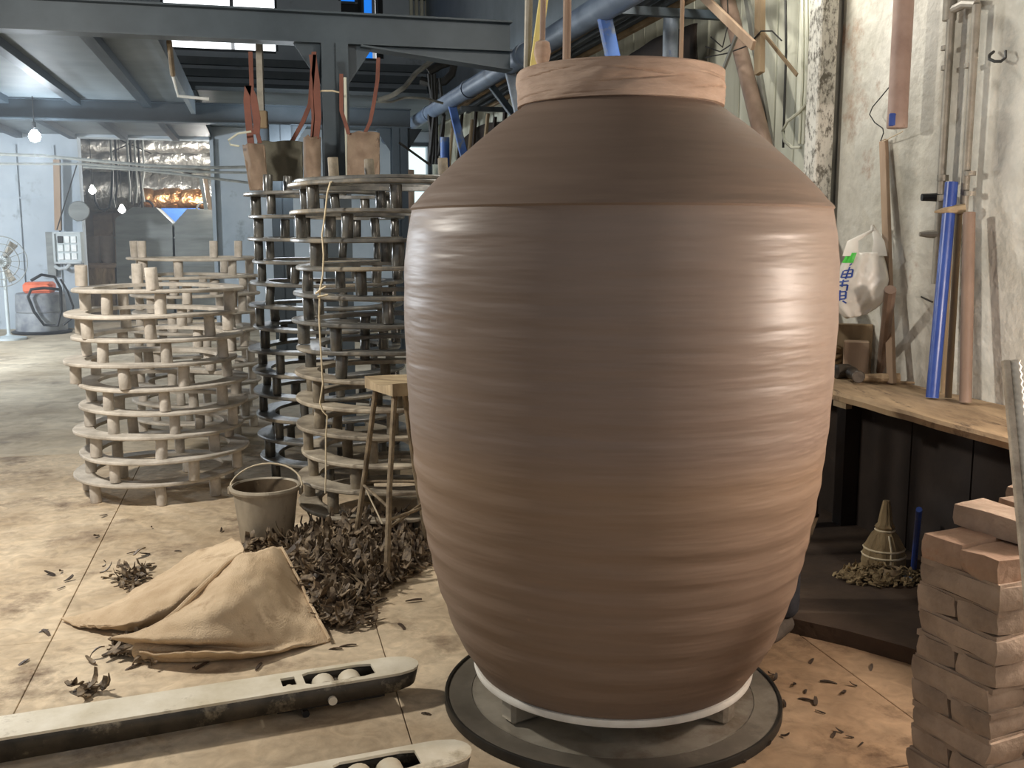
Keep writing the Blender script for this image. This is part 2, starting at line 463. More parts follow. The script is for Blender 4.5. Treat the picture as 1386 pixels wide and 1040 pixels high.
A_END = ec(onwall(1141, 100))[0] + .02      # the plaster stops at the steel channel
wr = struct('wall_right', MB().ebox(-.5, A_END, 2.9, 3.15, -.03, 6.4), M['plaster'])
MB().ebox(A_END, 18, 3.02, 3.15, -.03, 6.4).build('backing', M['darkwood'], wr)
bw = .235
nb = int((17.7 - A_END - .1) / bw)
bme = [MB().box((0, 0, 3.2), (.03, bw - .012, 6.4), (E2, E1, ZZ), ch=.004).mesh('board') for _ in range(2)]
for k in range(nb):
    inst('board', bme[k % 2], M['board'], wr, E(A_END + .1 + bw * (k + .5), 2.985 + random.uniform(-.008, .008), random.uniform(-.02, .0)))


def holed(name, m, a, th, b0, b1, z0, z1, holes, t=False):
    bs = sorted({b0, b1, *[h[0] for h in holes], *[h[1] for h in holes]}); zs = sorted({z0, z1, *[h[2] for h in holes], *[h[3] for h in holes]})
    mb = MB()
    for i in range(len(bs) - 1):
        for j in range(len(zs) - 1):
            cb, cz = (bs[i] + bs[i + 1]) / 2, (zs[j] + zs[j + 1]) / 2
            if any(h[0] < cb < h[1] and h[2] < cz < h[3] for h in holes): continue
            mb.ebox(a, a + th, bs[i], bs[i + 1], zs[j], zs[j + 1])
    return struct(name, mb, m)


def bk(px, py, a=17.7):
    return ec(onback(px, py, a))


dL, dR = bk(112, 300)[1], bk(288, 300)[1]
dT = bk(200, 188)[2]
wA, wB = bk(222, 30)[1], bk(372, 30)[1]
wz0, wz1 = bk(290, 66)[2], bk(290, -40)[2]
b1L, b1R = bk(462, 30)[1], bk(481, 30)[1]
b2L, b2R = bk(493, 30)[1], bk(509, 30)[1]
bz0 = bk(500, 79)[2]
rL, rR = bk(543, 230)[1], bk(579, 230)[1]
rT, rB = bk(560, 198)[2], 0.0
wb = holed('wall_back', M['bluewall'], 17.7, .2, -13, 3.0, -.03, 6.4,
           [(dL, dR, -.03, dT), (wA, wB, wz0, wz1), (b1L, b2R + .12, bz0, wz1), (rL, rR, rB, rT)])
struct('wall_left', MB().ebox(-.5, 18, -13.2, -13, -.03, 6.4), M['bluewall'])
struct('ceiling', MB().ebox(-.5, 24, -13.2, 3.15, 6.4, 6.55), M['roof'])
# far room behind the doorway
struct('wall_far', MB().ebox(23.6, 23.8, -13, 3, -.03, 4.4), M['bluewall'])
# wall panel joints
for px in (27, 78):
    q = bk(px, 300)
    MB().ebox(17.66, 17.70, q[1] - .02, q[1] + .02, 0, 2.9).build('trim_1', M['bluewall'], kind='structure')
for py in (268,):
    MB().ebox(17.67, 17.70, bk(0, py)[1], bk(78, py)[1], bk(40, py)[2] - .015, bk(40, py)[2] + .015).build('trim_2', M['bluewall'], kind='structure')


def window(n, b0, b1, z0, z1, m, bars):
    w = MB().ebox(17.69, 17.75, b0, b1, z0 - .04, z0).ebox(17.69, 17.75, b0, b1, z1, z1 + .04).ebox(17.69, 17.75, b0 - .04, b0, z0, z1).ebox(17.69, 17.75, b1, b1 + .04, z0, z1)
    o = struct('window_%d' % n, w, M['steel'])
    k = len(bars) + 1; ed = [b0] + bars + [b1]
    for i in range(k):
        MB().ebox(17.78, 17.80, ed[i] + (.03 if i else 0), ed[i + 1] - (.03 if i < k - 1 else 0), z0, z1).build('pane', m[i % len(m)], o)
    return o


window(1, wA, wB, wz0, wz1, [M['day']], [bk(314, 30)[1]])
window(2, b1L, b1R, bz0 + .9, wz1, [M['dayblue']], [])
window(3, b2L, b2R, bz0, wz1, [M['dayblue'], M['day']], [b2L + (b2R - b2L) * .85])
MB().ebox(17.75, 17.8, b1L - .05, b1R + .1, bz0, bz0 + .88).ebox(17.75, 17.8, b1R + .05, b2L - .04, bz0, wz1).ebox(17.75, 17.8, b2R + .04, b2R + .2, bz0, wz1).build('trim_3', M['roof'], kind='structure')
d1 = struct('door_1', MB().ebox(17.66, 17.72, rL - .06, rL, rB, rT).ebox(17.66, 17.72, rR, rR + .05, rB, rT).ebox(17.66, 17.72, rL, rR, rT, rT + .06), M['steel'])
MB().ebox(17.92, 17.95, rL + .17, rR, rB, rT).build('pane', M['daydoor'], d1)
MB().ebox(17.86, 17.90, rL, rL + .15, rB, rT).build('door_leaf', M['lath'], d1)
# doorway jambs to the kiln room
struct('door_2', MB().ebox(17.62, 17.95, dL - .08, dL, 0, dT).ebox(17.62, 17.95, dR, dR + .06, 0, dT).ebox(17.62, 17.95, dL, dR, dT, dT + .1), M['bluewall'])

MB().ebox(8.0, 17.65, 2.90, 2.94, 3.5, 6.4).build('upper_shade_sheet', M['deck'], wr)  # sheet added over the pale boards so the upper wall looks shaded
# steel frame --------------------------------------------------------
def ibeam(name, a, b0, b1, z0, z1, w=.16, haunch=None):
    mb = MB()
    mb.ebox(a - .01, a + .01, b0, b1, z0 + .012, z1 - .012)
    mb.ebox(a - w / 2, a + w / 2, b0, b1, z1 - .014, z1)
    mb.ebox(a - w / 2, a + w / 2, b0, b1, z0, z0 + .014)
    o = struct(name, mb, M['steel'])
    if haunch:
        c0, c1, dz = haunch
        h = MB()
        p = [E(a, c0, z0), E(a, c1, z0 - dz), E(a, c1, z0)]
        vs = [q + E1 * s for s in (-.01, .01) for q in p]
        h.add(vs, [(0, 1, 2), (5, 4, 3), (0, 3, 4, 1), (1, 4, 5, 2)])
        h.beam(E(a, c0, z0 - .007), E(a, c1, z0 - dz - .007), w, .014)
        h.build('haunch', M['steel'], o)
    return o


CB = ec(at(451, 150, 8.2))[1]
hb0 = ec(onback(487, 59, 8.1))[1]; hb1 = ec(onback(690, 96, 8.1))[1]
ibeam('steel_beam', 8.1, -13, hb1 + .0, 2.93, 3.16, .18, (hb0, hb1, .13))
ibeam('steel_beam', 13.2, -13, 1.95, 2.84, 3.08, .2)



def column(a, b, top, s=.2):
    mb = MB()
    mb.ebox(a - s / 2, a - s / 2 + .012, b - s / 2, b + s / 2, 0, top).ebox(a + s / 2 - .012, a + s / 2, b - s / 2, b + s / 2, 0, top)
    mb.ebox(a - s / 2, a + s / 2, b - .008, b + .008, 0, top)
    o = struct('steel_column', mb, M['steel'])
    MB().ebox(a - s / 2 - .06, a + s / 2 + .06, b - s / 2 - .06, b + s / 2 + .06, 0, .02).build('base_plate', M['steel'], o)
    g = MB()
    for sg in (-1, 1):
        p = [E(a, b + sg * s / 2, top), E(a, b + sg * (s / 2 + .2), top), E(a, b + sg * s / 2, top - .3)]
        vs = [q + E1 * t for t in (-.008, .008) for q in p]
        g.add(vs, [(0, 1, 2), (5, 4, 3), (0, 3, 4, 1), (1, 4, 5, 2), (2, 5, 3, 0)])
    g.build('gusset', M['steel'], o)
    return o


column(8.1, CB, 2.93)
column(13.2, ec(at(377, 150, 13.2))[1], 2.84, .26)
column(13.2, -8.4, 2.84, .2)
column(13.2, 1.8, 2.84, .2)
OB = ec(G(229, 60, 3.1))[1]
dk = struct('mezzanine_deck', MB().ebox(8.19, 17.7, -13, OB, 3.08, 3.14), M['deck'])
MB().ebox(13.3, 17.7, OB, 2.9, 3.25, 3.3).build('deck_sheet', M['deck'], dk)
MB().ebox(8.19, 13.1, OB - .05, OB, 2.94, 3.15).build('edge_channel', M['deck'], dk)
jm = MB().box((0, 0, 0), (.1, 4.85, .08), (E2, E1, ZZ)).mesh('joist')
for k in range(13):
    inst('joist', jm, M['steel'], dk, E(10.65, OB - .55 - .78 * k, 3.04))
jm2 = MB().box((0, 0, 0), (.1, 4.3, .08), (E2, E1, ZZ)).mesh('joist')
for k in range(12):
    inst('joist', jm2, M['steel'], dk, E(15.45, OB - .55 - .78 * k, 3.04))
# roof purlins
for k in range(7):
    ibeam('roof_beam', 5.5 + 2.0 * k, -13, 2.9, 6.1, 6.4, .12)
# wall rails seen through the opening
for py in (84, 100, 118):
    z = bk(300, py)[2]
    MB().ebox(17.6, 17.7, -6, 2.9, z - .06, z + .06).build('trim_4', M['deck'], kind='structure')
# louvred vent high on the far wall
vt = thing('louvre_vent', 'pale slatted louvre high on the far wall above the dark steel beam', 'vent', onback(583, 18))
q0, q1 = onback(556, 18), onback(612, 18)
z0, z1 = onback(583, 34)[2], onback(583, 2)[2]
MB().ebox(17.6, 17.7, ec(q0)[1] - .05, ec(q1)[1] + .05, z0 - .05, z0).ebox(17.6, 17.7, ec(q0)[1] - .05, ec(q1)[1] + .05, z1, z1 + .05).build('frame', M['steel'], vt)
for k in range(9):
    b = ec(q0)[1] + (ec(q1)[1] - ec(q0)[1]) * k / 8
    MB().ebox(17.62, 17.68, b - .025, b + .025, z0, z1).build('slat', M['board'], vt)
# ------------------------------------------------------------------ the great jar on its wheel
PX, PY = .325, 3.14
wh = thing('potters_wheel', 'round flat metal turntable set at floor level under the huge jar', 'wheel', (PX, PY, 0))
MB().lathe([(.0, .004), (.455, .004), (.455, .030), (.44, .026), (.40, .031), (.36, .027), (.30, .031), (.2, .03), (0, .03)][1:], (PX, PY, 0), 96).build('platter', M['wheelmetal'], wh)
MB().lathe([(.534, .003), (.545, .003), (.545, .03), (.543, .033), (.536, .033), (.534, .03)], (PX, PY, 0), 96, closed=True).build('rim', M['blackrim'], wh)
MB().lathe([(.457, .004), (.533, .004), (.533, .026), (.52, .029), (.49, .026), (.457, .030)], (PX, PY, 0), 96, closed=True).build('outer_band', M['wheelband'], wh)
MB().lathe([(.10, .03), (.10, .10), (.08, .112)], (PX, PY, 0), 32).build('hub', M['blackrim'], wh)
for a in (-PI / 2 - .95, -PI / 2 + .95, PI / 2 - .95, PI / 2 + .95):
    MB().box((PX + .36 * math.cos(a), PY + .36 * math.sin(a), .072), (.12, .07, .083), (V((math.cos(a), math.sin(a), 0)), V((-math.sin(a), math.cos(a), 0)), ZZ), .012).build('support_block', M['wheelmetal'], wh)
bat = MB().lathe([(.43, .114), (.446, .117), (.449, .127), (.446, .138), (.43, .1385)], (PX, PY, 0), 128).build('plaster_bat', M['plasterbat'], loc=(PX, PY, .114))
tag(bat, 'white plaster disc between the metal turntable and the huge jar', 'bat')

prof = [(.14, .440), (.165, .455), (.21, .484), (.28, .519), (.33, .534), (.43, .567), (.545, .593), (.60, .602), (.68, .617), (.79, .630), (.89, .640), (.955, .645),
        (1.02, .6485), (1.1, .652), (1.24, .6555), (1.34, .655), (1.42, .6525), (1.5, .643), (1.555, .6325), (1.572, .629), (1.578, .6335), (1.586, .628), (1.60, .613),
        (1.62, .597), (1.667, .552), (1.713, .502), (1.769, .438), (1.822, .373), (1.862, .318), (1.872, .300), (1.90, .294), (1.95, .294), (1.974, .297)]


def pr(z):
    for (z0, r0), (z1, r1) in zip(prof, prof[1:]):
        if z <= z1: return r0 + (r1 - r0) * (z - z0) / (z1 - z0)
    return prof[-1][1]


rnd = random.Random(3)
rings = [(rnd.uniform(.2, 1.5), rnd.uniform(.012, .03), rnd.uniform(-.0022, .0022)) for _ in range(16)]


def throw(r, z, a):
    d = 0
    if .17 < z < 1.555 and r > .42:
        w = min(1, (z - .17) / .1) * min(1, (1.555 - z) / .05)
        low = max(0, min(1, (.98 - z) / .2))
        d += w * (low * .0017 + (1 - low) * .0003) * math.sin(2 * PI * z / .082 + a * 1.0 + .6 * math.sin(3.1 * z * 4))
        d += w * .0005 * nz((math.cos(a) * .5, math.sin(a) * .5, z * 24))
        d += w * .0012 * nz((math.cos(a) * .3 + 4, math.sin(a) * .3, z * 11))
        for c, s, h in rings: d += h * .5 * w * math.exp(-((z - c - .012 * math.sin(a + c * 9)) / s) ** 2)
    elif 1.6 < z < 1.86 and r > .3:
        d += .0010 * nz((math.cos(a) * .4, math.sin(a) * .4, z * 30))
    return r + d, z


zs = [.14 + (1.974 - .14) * i / 330 for i in range(331)]
zs = sorted(zs + [1.572, 1.575, 1.578, 1.582, 1.586])
outer = [(pr(z), z) for z in zs]
inner = [(.290, 1.982), (.280, 1.976), (.272, 1.95), (.272, 1.885), (.34, 1.82), (.47, 1.70), (.595, 1.58), (.625, 1.3), (.615, .9), (.55, .4), (.42, .19), (.0, .17)]
jar = MB().lathe(outer + inner, (0, 0, 0), 168, throw).build('clay_jar', M['clay'], local=True)
jar.location = (PX, PY, 0)
tag(jar, 'huge freshly thrown brown clay jar standing on the turntable', 'jar')


def wrap(r, z, a):
    t = (z - 1.876) / .1
    if not (0.02 < t < .98): return r, z
    w = math.sin(PI * t) ** .5
    f = lambda s, k: nz((math.cos(a) * s, math.sin(a) * s, z * k + .7 * math.sin(a * 2 + s) + .4 * math.sin(a * 5) ))
    d = .008 * f(1.3, 16) + .006 * f(2.2, 34) + .0025 * f(6, 60)
    for i, (zc, ph) in enumerate(((1.898, .3), (1.917, 2.0), (1.938, 4.1), (1.957, 5.2), (1.908, 1.1), (1.947, 3.0))):
        q = zc + .016 * math.sin(a * 1.0 + ph) + .006 * math.sin(3 * a + ph * 2)
        m = max(0, math.sin(a * 3 + ph * 3) * .8)
        d -= .0065 * m * math.exp(-((z - q) / .0022) ** 2)
    return r + d * w * (1 if r > .302 else .0), z


wp = [(.2985, 1.876)] + [(.309 + .004 * math.sin(PI * i / 40), 1.877 + .098 * i / 40) for i in range(41)] + [(.306, 1.979), (.2985, 1.980)]
nw = MB().lathe(wp, (0, 0, 0), 200, wrap, closed=True).build('neck_cloth', M['cloth'], local=True)
nw.location = (PX, PY, 0)
tag(nw, 'wrinkled light brown damp cloth band wrapped around the neck of the huge jar', 'cloth')

# ------------------------------------------------------------------ stacks of ring shelves
RR = .478


def ring_mesh(n=56, w=.115, t=.02):
    rr = random.Random(n)
    return MB().lathe([(RR - w, 0), (RR - w, t), (RR - .004, t), (RR, t - .005), (RR, .005), (RR - .004, 0)], (0, 0, 0), n,
                      lambda r, z, a: (r + .006 * nz((math.cos(a) * 2 + n, math.sin(a) * 2, 0)), z + .004 * math.sin(a * 2 + n)), closed=True).mesh('ring_board')


def post_mesh(h, r, seed):
    rr = random.Random(seed); tw = rr.uniform(-.06, .06); lx, ly = rr.uniform(-.06, .06), rr.uniform(-.06, .06)
    mb = MB()
    pts = [V((lx * z, ly * z, z)) for z in (0, .004, h * .5, h - .004, h)]
    mb.tube(pts, [r * .93, r, r * (1 + tw * .3), r * (1 + tw), r * (.93 + tw)], 12)
    return mb.mesh('leg')


NTH = ['first', 'second', 'third', 'fourth', 'fifth', 'sixth', 'seventh', 'eighth', 'ninth', 'tenth', 'eleventh']
ORD = ['top', 'second', 'third', 'fourth', 'fifth', 'sixth', 'seventh', 'eighth', 'ninth', 'tenth', 'eleventh', 'twelfth', 'thirteenth', 'fourteenth']


def stack(c, n, pitch, z0, rm, pm, nleg, rad, desc, group, mixfrom=0, rm2=None, pm2=None, seed=1, wob=.02):
    rr = random.Random(seed)
    rms = {}; pms = {}
    for m in {rm, rm2 or rm}: rms[m] = [ring_mesh(56 + k) for k in (0, 1)]
    for m in {pm, pm2 or pm}: pms[m] = [post_mesh(pitch - .0205, rad * rr.uniform(.9, 1.12), seed * 10 + k) for k in range(5)]
    ph = rr.uniform(0, 6)
    for k in range(n):
        i = n - 1 - k
        label = '%s ring shelf from the top of %s' % (ORD[i], desc) if i else 'topmost ring shelf of %s' % desc
        R_, P_ = (rm2, pm2) if k < mixfrom else (rm, pm)
        zt = z0 + pitch * k
        t = thing('ring_shelf', label, 'ring shelf', (c.x + rr.uniform(-wob, wob), c.y + rr.uniform(-wob, wob), max(0, zt - (pitch - .02))), rr.uniform(0, 6.28), group)
        t['org'] = [0, 0, 0]
        h = pitch - .02
        inst('ring_board', rms[R_][k % 2], M[R_], t, (0, 0, h))
        ph += rr.uniform(.25, .6)
        for q in range(nleg):
            a = ph + 2 * PI * q / nleg + rr.uniform(-.12, .12)
            inst('leg', pms[P_][rr.randrange(5)], M[P_], t, ((RR - .058) * math.cos(a), (RR - .058) * math.sin(a), 0), rr.uniform(0, 6))
    return z0 + pitch * (n - 1) + .02


cA, cB, cC, cA2 = G(222, 636, .115), G(450, 612, .115), G(531, 674, .115), G(262, 354, 1.3)
for c in (cA, cB, cC, cA2): c.z = 0
PITCH_R = .1335
tA = stack(cA, 9, .1335, .115, 'ring_pale', 'post_pale', 7, .031, 'the pale dusty stack at the left', 'ring shelves of the pale left stack', seed=3, wob=.028)
tA2 = stack(cA2, 10, .1335, .112, 'ring_pale', 'post_pale', 7, .030, 'the pale stack standing behind the left one', 'ring shelves of the pale stack behind', seed=5, wob=.02)
tB = stack(cB, 13, .135, .115, 'ring_dark', 'post_dark', 6, .029, 'the dark stack farther back in the middle', 'ring shelves of the dark stack farther back', seed=8, wob=.03)
tC = stack(cC, 13, .135, .115, 'ring_dark', 'post_dark', 6, .028, 'the tall dark stack behind the stool', 'ring shelves of the tall stack behind the stool', mixfrom=6, rm2='ring_mid', pm2='post_mid', seed=11, wob=.02)
t = tag(inst('ring_board', ring_mesh(60), M['ring_dark'], None, (cC.x + .012, cC.y + .01, tC + .001)), 'loose dark ring board lying flat on top of the tall stack behind the stool', 'ring shelf')
t.name = 'ring_plate'


def free_post(x, y, z, m, label, grp, h=.115, r=.031, seed=1):
    o = bpy.data.objects.new('support_post', post_mesh(h, r, seed)); o.data.name = 'support_post'; COL.objects.link(o)
    o.data.materials.append(M[m]); o.location = (x, y, z)
    tag(o, label, 'post', grp)


for i, (px, lab) in enumerate(((121, 'leftmost'), (188, 'second from the left'), (266, 'rightmost'))):
    a = {0: PI * .99, 1: PI * .68, 2: -PI * .40}[i]
    free_post(cA.x + .43 * math.cos(a), cA.y + .43 * math.sin(a), tA + .003, 'post_pale', 'pale post on top of the left dusty stack, %s of three' % lab, 'posts on the left stack', .12, .034, i + 2)
for i, (px, lab) in enumerate(((192, 'leftmost'), (206, 'second from the left'), (309, 'third from the left'), (328, 'rightmost'))):
    a = {0: 3.75, 1: 4.05, 2: 5.35, 3: 5.85}[i]
    free_post(cA2.x + .43 * math.cos(a), cA2.y + .43 * math.sin(a), tA2 + .003, 'post_pale', 'pale post atop the stack behind the left one, %s of four' % lab, 'posts on the stack behind', .12, .03, i + 9)
for i, a in enumerate((2.75, 2.35, 1.5)):
    free_post(cB.x + .43 * math.cos(a), cB.y + .43 * math.sin(a), tB + .003, 'post_dark', 'shiny dark post atop the farther dark stack, %s of three' % ('leftmost', 'second from the left', 'rightmost')[i], 'posts on the farther dark stack', .12, .03, i + 20)
for i, a in enumerate((2.4, 1.9, .9)):
    free_post(cC.x + .43 * math.cos(a), cC.y + .43 * math.sin(a), tC + .025, 'post_mid', 'dusty post atop the stack behind the stool, %s of three' % ('leftmost', 'second from the left', 'rightmost')[i], 'posts on the tall stack', .13, .028, i + 30)

st = [at(px, py, y) for px, py, y in ((472, 246, 5.0), (455, 244, 4.85), (447, 247, 4.76), (443, 262, 4.75), (440, 290, 4.75), (436, 318, 4.75), (438, 345, 4.75), (437, 372, 4.75), (433, 392, 4.75), (432, 430, 4.74),
                                         (434, 470, 4.74), (437, 520, 4.73), (433, 545, 4.73), (437, 557, 4.72), (443, 563, 4.72), (441, 590, 4.72), (441, 640, 4.71), (440, 668, 4.71))]
tag(MB().tube(st, .0045, 6).tube([at(427, 398, 4.74), at(434, 392, 4.74), at(441, 388, 4.74)], .005, 5).tube([at(430, 402, 4.74), at(444, 399, 4.74)], .005, 5).build('hanging_twine', M['twine']),
    'pale knotted twine hanging down the front of the tall dark ring stack', 'twine')

# ------------------------------------------------------------------ stool
stl = thing('tall_stool', 'tall stool with a worn wooden seat and thin muddy metal legs beside the huge jar', 'stool', G(524, 760))
sc = [V((-.685, 4.66, .81)), V((-.525, 4.40, .81)), V((-.27, 4.50, .81)), V((-.43, 4.76, .81))]
seat = []
ux, uy = sc[3] - sc[0], sc[1] - sc[0]
n = 12
top = []
for j in range(n + 1):
    for i in range(n + 1):
        u, v = i / n, j / n
        q = sc[0] + ux * u + uy * v
        q = V((q.x, q.y, .85 - .022 * math.sin(PI * v) * 1.0 + .004 * nz(q, 9)))
        top.append(q)
bot = [V((q.x, q.y, .795)) for q in top]
N1 = (n + 1) ** 2; fs = []
for j in range(n):
    for i in range(n):
        a = j * (n + 1) + i
        fs += [(a, a + 1, a + n + 2, a + n + 1), (N1 + a, N1 + a + n + 1, N1 + a + n + 2, N1 + a + 1)]
rim = [i for i in range(n + 1)] + [j * (n + 1) + n for j in range(1, n + 1)] + [n * (n + 1) + i for i in range(n - 1, -1, -1)] + [j * (n + 1) for j in range(n - 1, 0, -1)]
for i in range(len(rim)):
    a, b = rim[i], rim[(i + 1) % len(rim)]
    fs.append((a, b, b + N1, a + N1))
MB().add(top + bot, fs).build('seat', M['stoolseat'], stl)
legs = [(at(509, 526, 4.62), G(479, 748)), (at(534, 527, 4.46), G(523, 796)), (at(547, 520, 4.55), G(581, 748)), (V((-.36, 4.66, .8)), V((-.16, 4.56, 0)))]
for i, (a, b) in enumerate(legs):
    if i < 3: a.z = .8
    m = (a + b) / 2 + V((nz(a, 5), nz(b, 5), 0)) * .012
    MB().tube([a, m, b], [.013, .0125, .014], 8).build('leg', M['rod'], stl)
L = lambda i, t: legs[i][0].lerp(legs[i][1], t)
for i, j, s, e in ((0, 1, .58, .60), (1, 2, .70, .69), (2, 0, .55, .56), (1, 3, .66, .62)):
    MB().tube([L(i, s), L(j, e)], .007, 6).build('rung', M['rod'], stl)
MB().tube([L(0, .57), L(0, .57) + V((.03, -.02, -.06)), L(0, .57) + V((.10, -.10, -.17))], .004, 5).build('tie_wire', M['wire'], stl)

# ------------------------------------------------------------------ bucket
bc = G(362, 735); bc.z = 0
bu = thing('bucket', 'dusty grey plastic bucket with a wire handle standing by the clay scraps', 'bucket', bc)
MB().lathe([(.0, .0), (.118, 0), (.124, .01), (.155, .268), (.168, .27), (.172, .282), (.168, .292), (.158, .294), (.152, .285)], bc, 40, caps=False).build('body', M['bucket'], bu)
MB().lathe([(.1515, .286), (.12, .03), (.0, .028)], bc, 40, caps=False).build('inner_wall', M['bucketin'], bu)
w = bu
hp = []
for k in range(15):
    t = PI * k / 14
    hp.append(bc + V((-.178 * math.cos(t), .06 + .05 * math.sin(t) - .06 * (1 - math.sin(t)), .275 + .10 * math.sin(t))))
hp[0] = bc + V((-.176, 0, .27)); hp[-1] = bc + V((.176, 0, .27))
MB().tube(hp, .0045, 6).build('handle', M['wire'], bu)
for s in (-1, 1):
    MB().box(bc + V((s * .174, 0, .268)), (.014, .04, .04), None, .004).build('lug', M['bucket'], bu)

# ------------------------------------------------------------------ clay scraps
rs = random.Random(21)


def strip(mb, c, L, w, ang, tilt, curl, r):
    d = V((math.cos(ang), math.sin(ang), 0)); s = V((-math.sin(ang), math.cos(ang), 0)); k = 4
    a = base = len(mb.v); h = tilt; p = V(c) - d * L / 2
    tw = r.uniform(-.9, .9)
    for i in range(k + 1):
        f = i / k; ww = w * (.35 + .65 * math.sin(PI * (.12 + .76 * f)))
        q = s * math.cos(tw * (f - .5)) + ZZ * math.sin(tw * (f - .5) + tilt)
        mb.v += [p - q * ww / 2, p + q * ww / 2, p + q * ww / 2 - ZZ * .005, p - q * ww / 2 - ZZ * .005]
        p = p + (d * math.cos(h) + ZZ * math.sin(h)) * L / k
        h += curl; d = (d * math.cos(curl * .5) + s * math.sin(curl * .5)).normalized(); s = V((-d.y, d.x, 0))
    for i in range(k):
        b = base + 4 * i
        for j in range(4): mb.f.append((b + j, b + (j + 1) % 4, b + 4 + (j + 1) % 4, b + 4 + j))
    mb.f += [(base, base + 3, base + 2, base + 1), (base + 4 * k, base + 4 * k + 1, base + 4 * k + 2, base + 4 * k + 3)]


def inpoly(p, poly):
    x, y = p; c = False; j = len(poly) - 1
    for i in range(len(poly)):
        (xi, yi), (xj, yj) = poly[i], poly[j]
        if (yi > y) != (yj > y) and x < (xj - xi) * (y - yi) / (yj - yi) + xi: c = not c
        j = i
    return c


def edge_d(p, poly):
    best = 9
    for a, b in zip(poly, poly[1:] + poly[:1]):
        ax, ay = a; bx, by = b; t = max(0, min(1, ((p[0] - ax) * (bx - ax) + (p[1] - ay) * (by - ay)) / ((bx - ax) ** 2 + (by - ay) ** 2 + 1e-9)))
        best = min(best, math.hypot(p[0] - ax - t * (bx - ax), p[1] - ay - t * (by - ay)))
    return best


pile_px = [(330, 738), (352, 722), (384, 738), (420, 722), (470, 712), (520, 706), (585, 704), (590, 752), (556, 782), (520, 802), (492, 826), (470, 852), (440, 856), (300, 858), (250, 850), (270, 780)]
poly = [tuple(G(x, y).xy) for x, y in pile_px]


def mound(p):
    d = edge_d(p, poly)
    return (.03 + .10 * min(1, d / .28)) * (.75 + .5 * nz((p[0], p[1], 0), 3)) if inpoly(p, poly) else 0


sack_px = [(310, 735), (330, 740), (388, 738), (414, 782), (440, 830), (456, 868), (330, 895), (200, 890), (90, 840)]
xs = [q[0] for q in poly]; ys = [q[1] for q in poly]
mb = MB()
cnt = 0
while cnt < 3000:
    p = (rs.uniform(min(xs), max(xs)), rs.uniform(min(ys), max(ys)))
    if not inpoly(p, poly): continue
    if math.hypot(p[0] - bc.x, p[1] - bc.y) < .17: continue
    if rs.random() < .75 * max(0, min(1, (p[1] - 4.45) / .5)): continue
    h = mound(p)
    zc_ = p[1] * CP - (h - H) * SP; px_ = 693 + F * p[0] / zc_; py_ = 520 - F * (p[1] * SP + (h - H) * CP) / zc_
    if inpoly((px_, py_), sack_px): continue
    cnt += 1
    strip(mb, (p[0], p[1], .012 + h * (1 - rs.random() ** 2 * .8)), rs.uniform(.035, .13), rs.uniform(.012, .034), rs.uniform(0, 6.3), rs.uniform(-.5, .5), rs.uniform(-.7, .7), rs)
for (x0, y0, x1, y1, k) in ((150, 765, 205, 805, 60), (138, 868, 250, 897, 120), (95, 930, 150, 948, 16), (470, 838, 512, 856, 12)):
    for _ in range(k):
        q = G(rs.gauss((x0 + x1) / 2, (x1 - x0) / 4.2), rs.gauss((y0 + y1) / 2, (y1 - y0) / 4.2))
        strip(mb, (q.x, q.y, .012 + rs.random() * .025), rs.uniform(.03, .1), rs.uniform(.01, .025), rs.uniform(0, 6.3), rs.uniform(-.4, .4), rs.uniform(-.7, .7), rs)
pl = mb.build('clay_trimmings', M['scrap'], loc=G(450, 780), kind='stuff', smooth=40)
pl['label'] = 'heap of dark curled clay trimmings on the floor between bucket and jar'; pl['category'] = 'clay trimmings'
# single scraps lying about
loose = [(82, 776), (94, 787), (68, 779), (83, 798), (64, 858), (57, 856), (205, 716), (130, 728), (196, 752), (178, 750), (240, 747), (270, 905), (262, 908), (300, 720), (500, 822), (516, 815), (470, 876), (450, 880),
         (106, 938), (128, 941), (590, 742), (560, 815), (545, 850), (580, 968), (1043, 916), (1050, 921), (1104, 953), (1110, 966), (1090, 937), (1085, 948), (1063, 1000), (1136, 992), (1150, 1000), (1165, 1010),
         (1122, 925), (1098, 898), (1154, 930), (1075, 930), (1142, 940), (1062, 955), (1180, 905), (1128, 998), (1040, 1012), (1000, 1030), (140, 700), (350, 905), (180, 905), (30, 900)]
vars_ = []
for k in range(6):
    m2 = MB(); strip(m2, (0, 0, .008), .05 + .014 * k, .016 + .004 * (k % 3), 0, .1, .25 - .1 * k, rs); vars_.append(m2.mesh('clay_scrap'))
for m2 in vars_: m2.materials.append(M['scrapdark'])
for i, (x, y) in enumerate(loose):
    o = bpy.data.objects.new('clay_scrap', vars_[i % 6]); COL.objects.link(o)
    q = G(x, y); s = (.5 if x > 1000 else .62) * rs.uniform(.6, 1.25)
    o.location = (q.x, q.y, .003); o.rotation_euler = (0, 0, rs.uniform(0, 6.3)); o.scale = (s, s, s)
    tag(o, 'small dark curl of clay lying by itself on the dusty floor', 'clay scrap', 'loose clay scraps on the floor')

# ------------------------------------------------------------------ sack
def gp(rows): return [[G(x, y, z) for x, y, z in r] for r in rows]


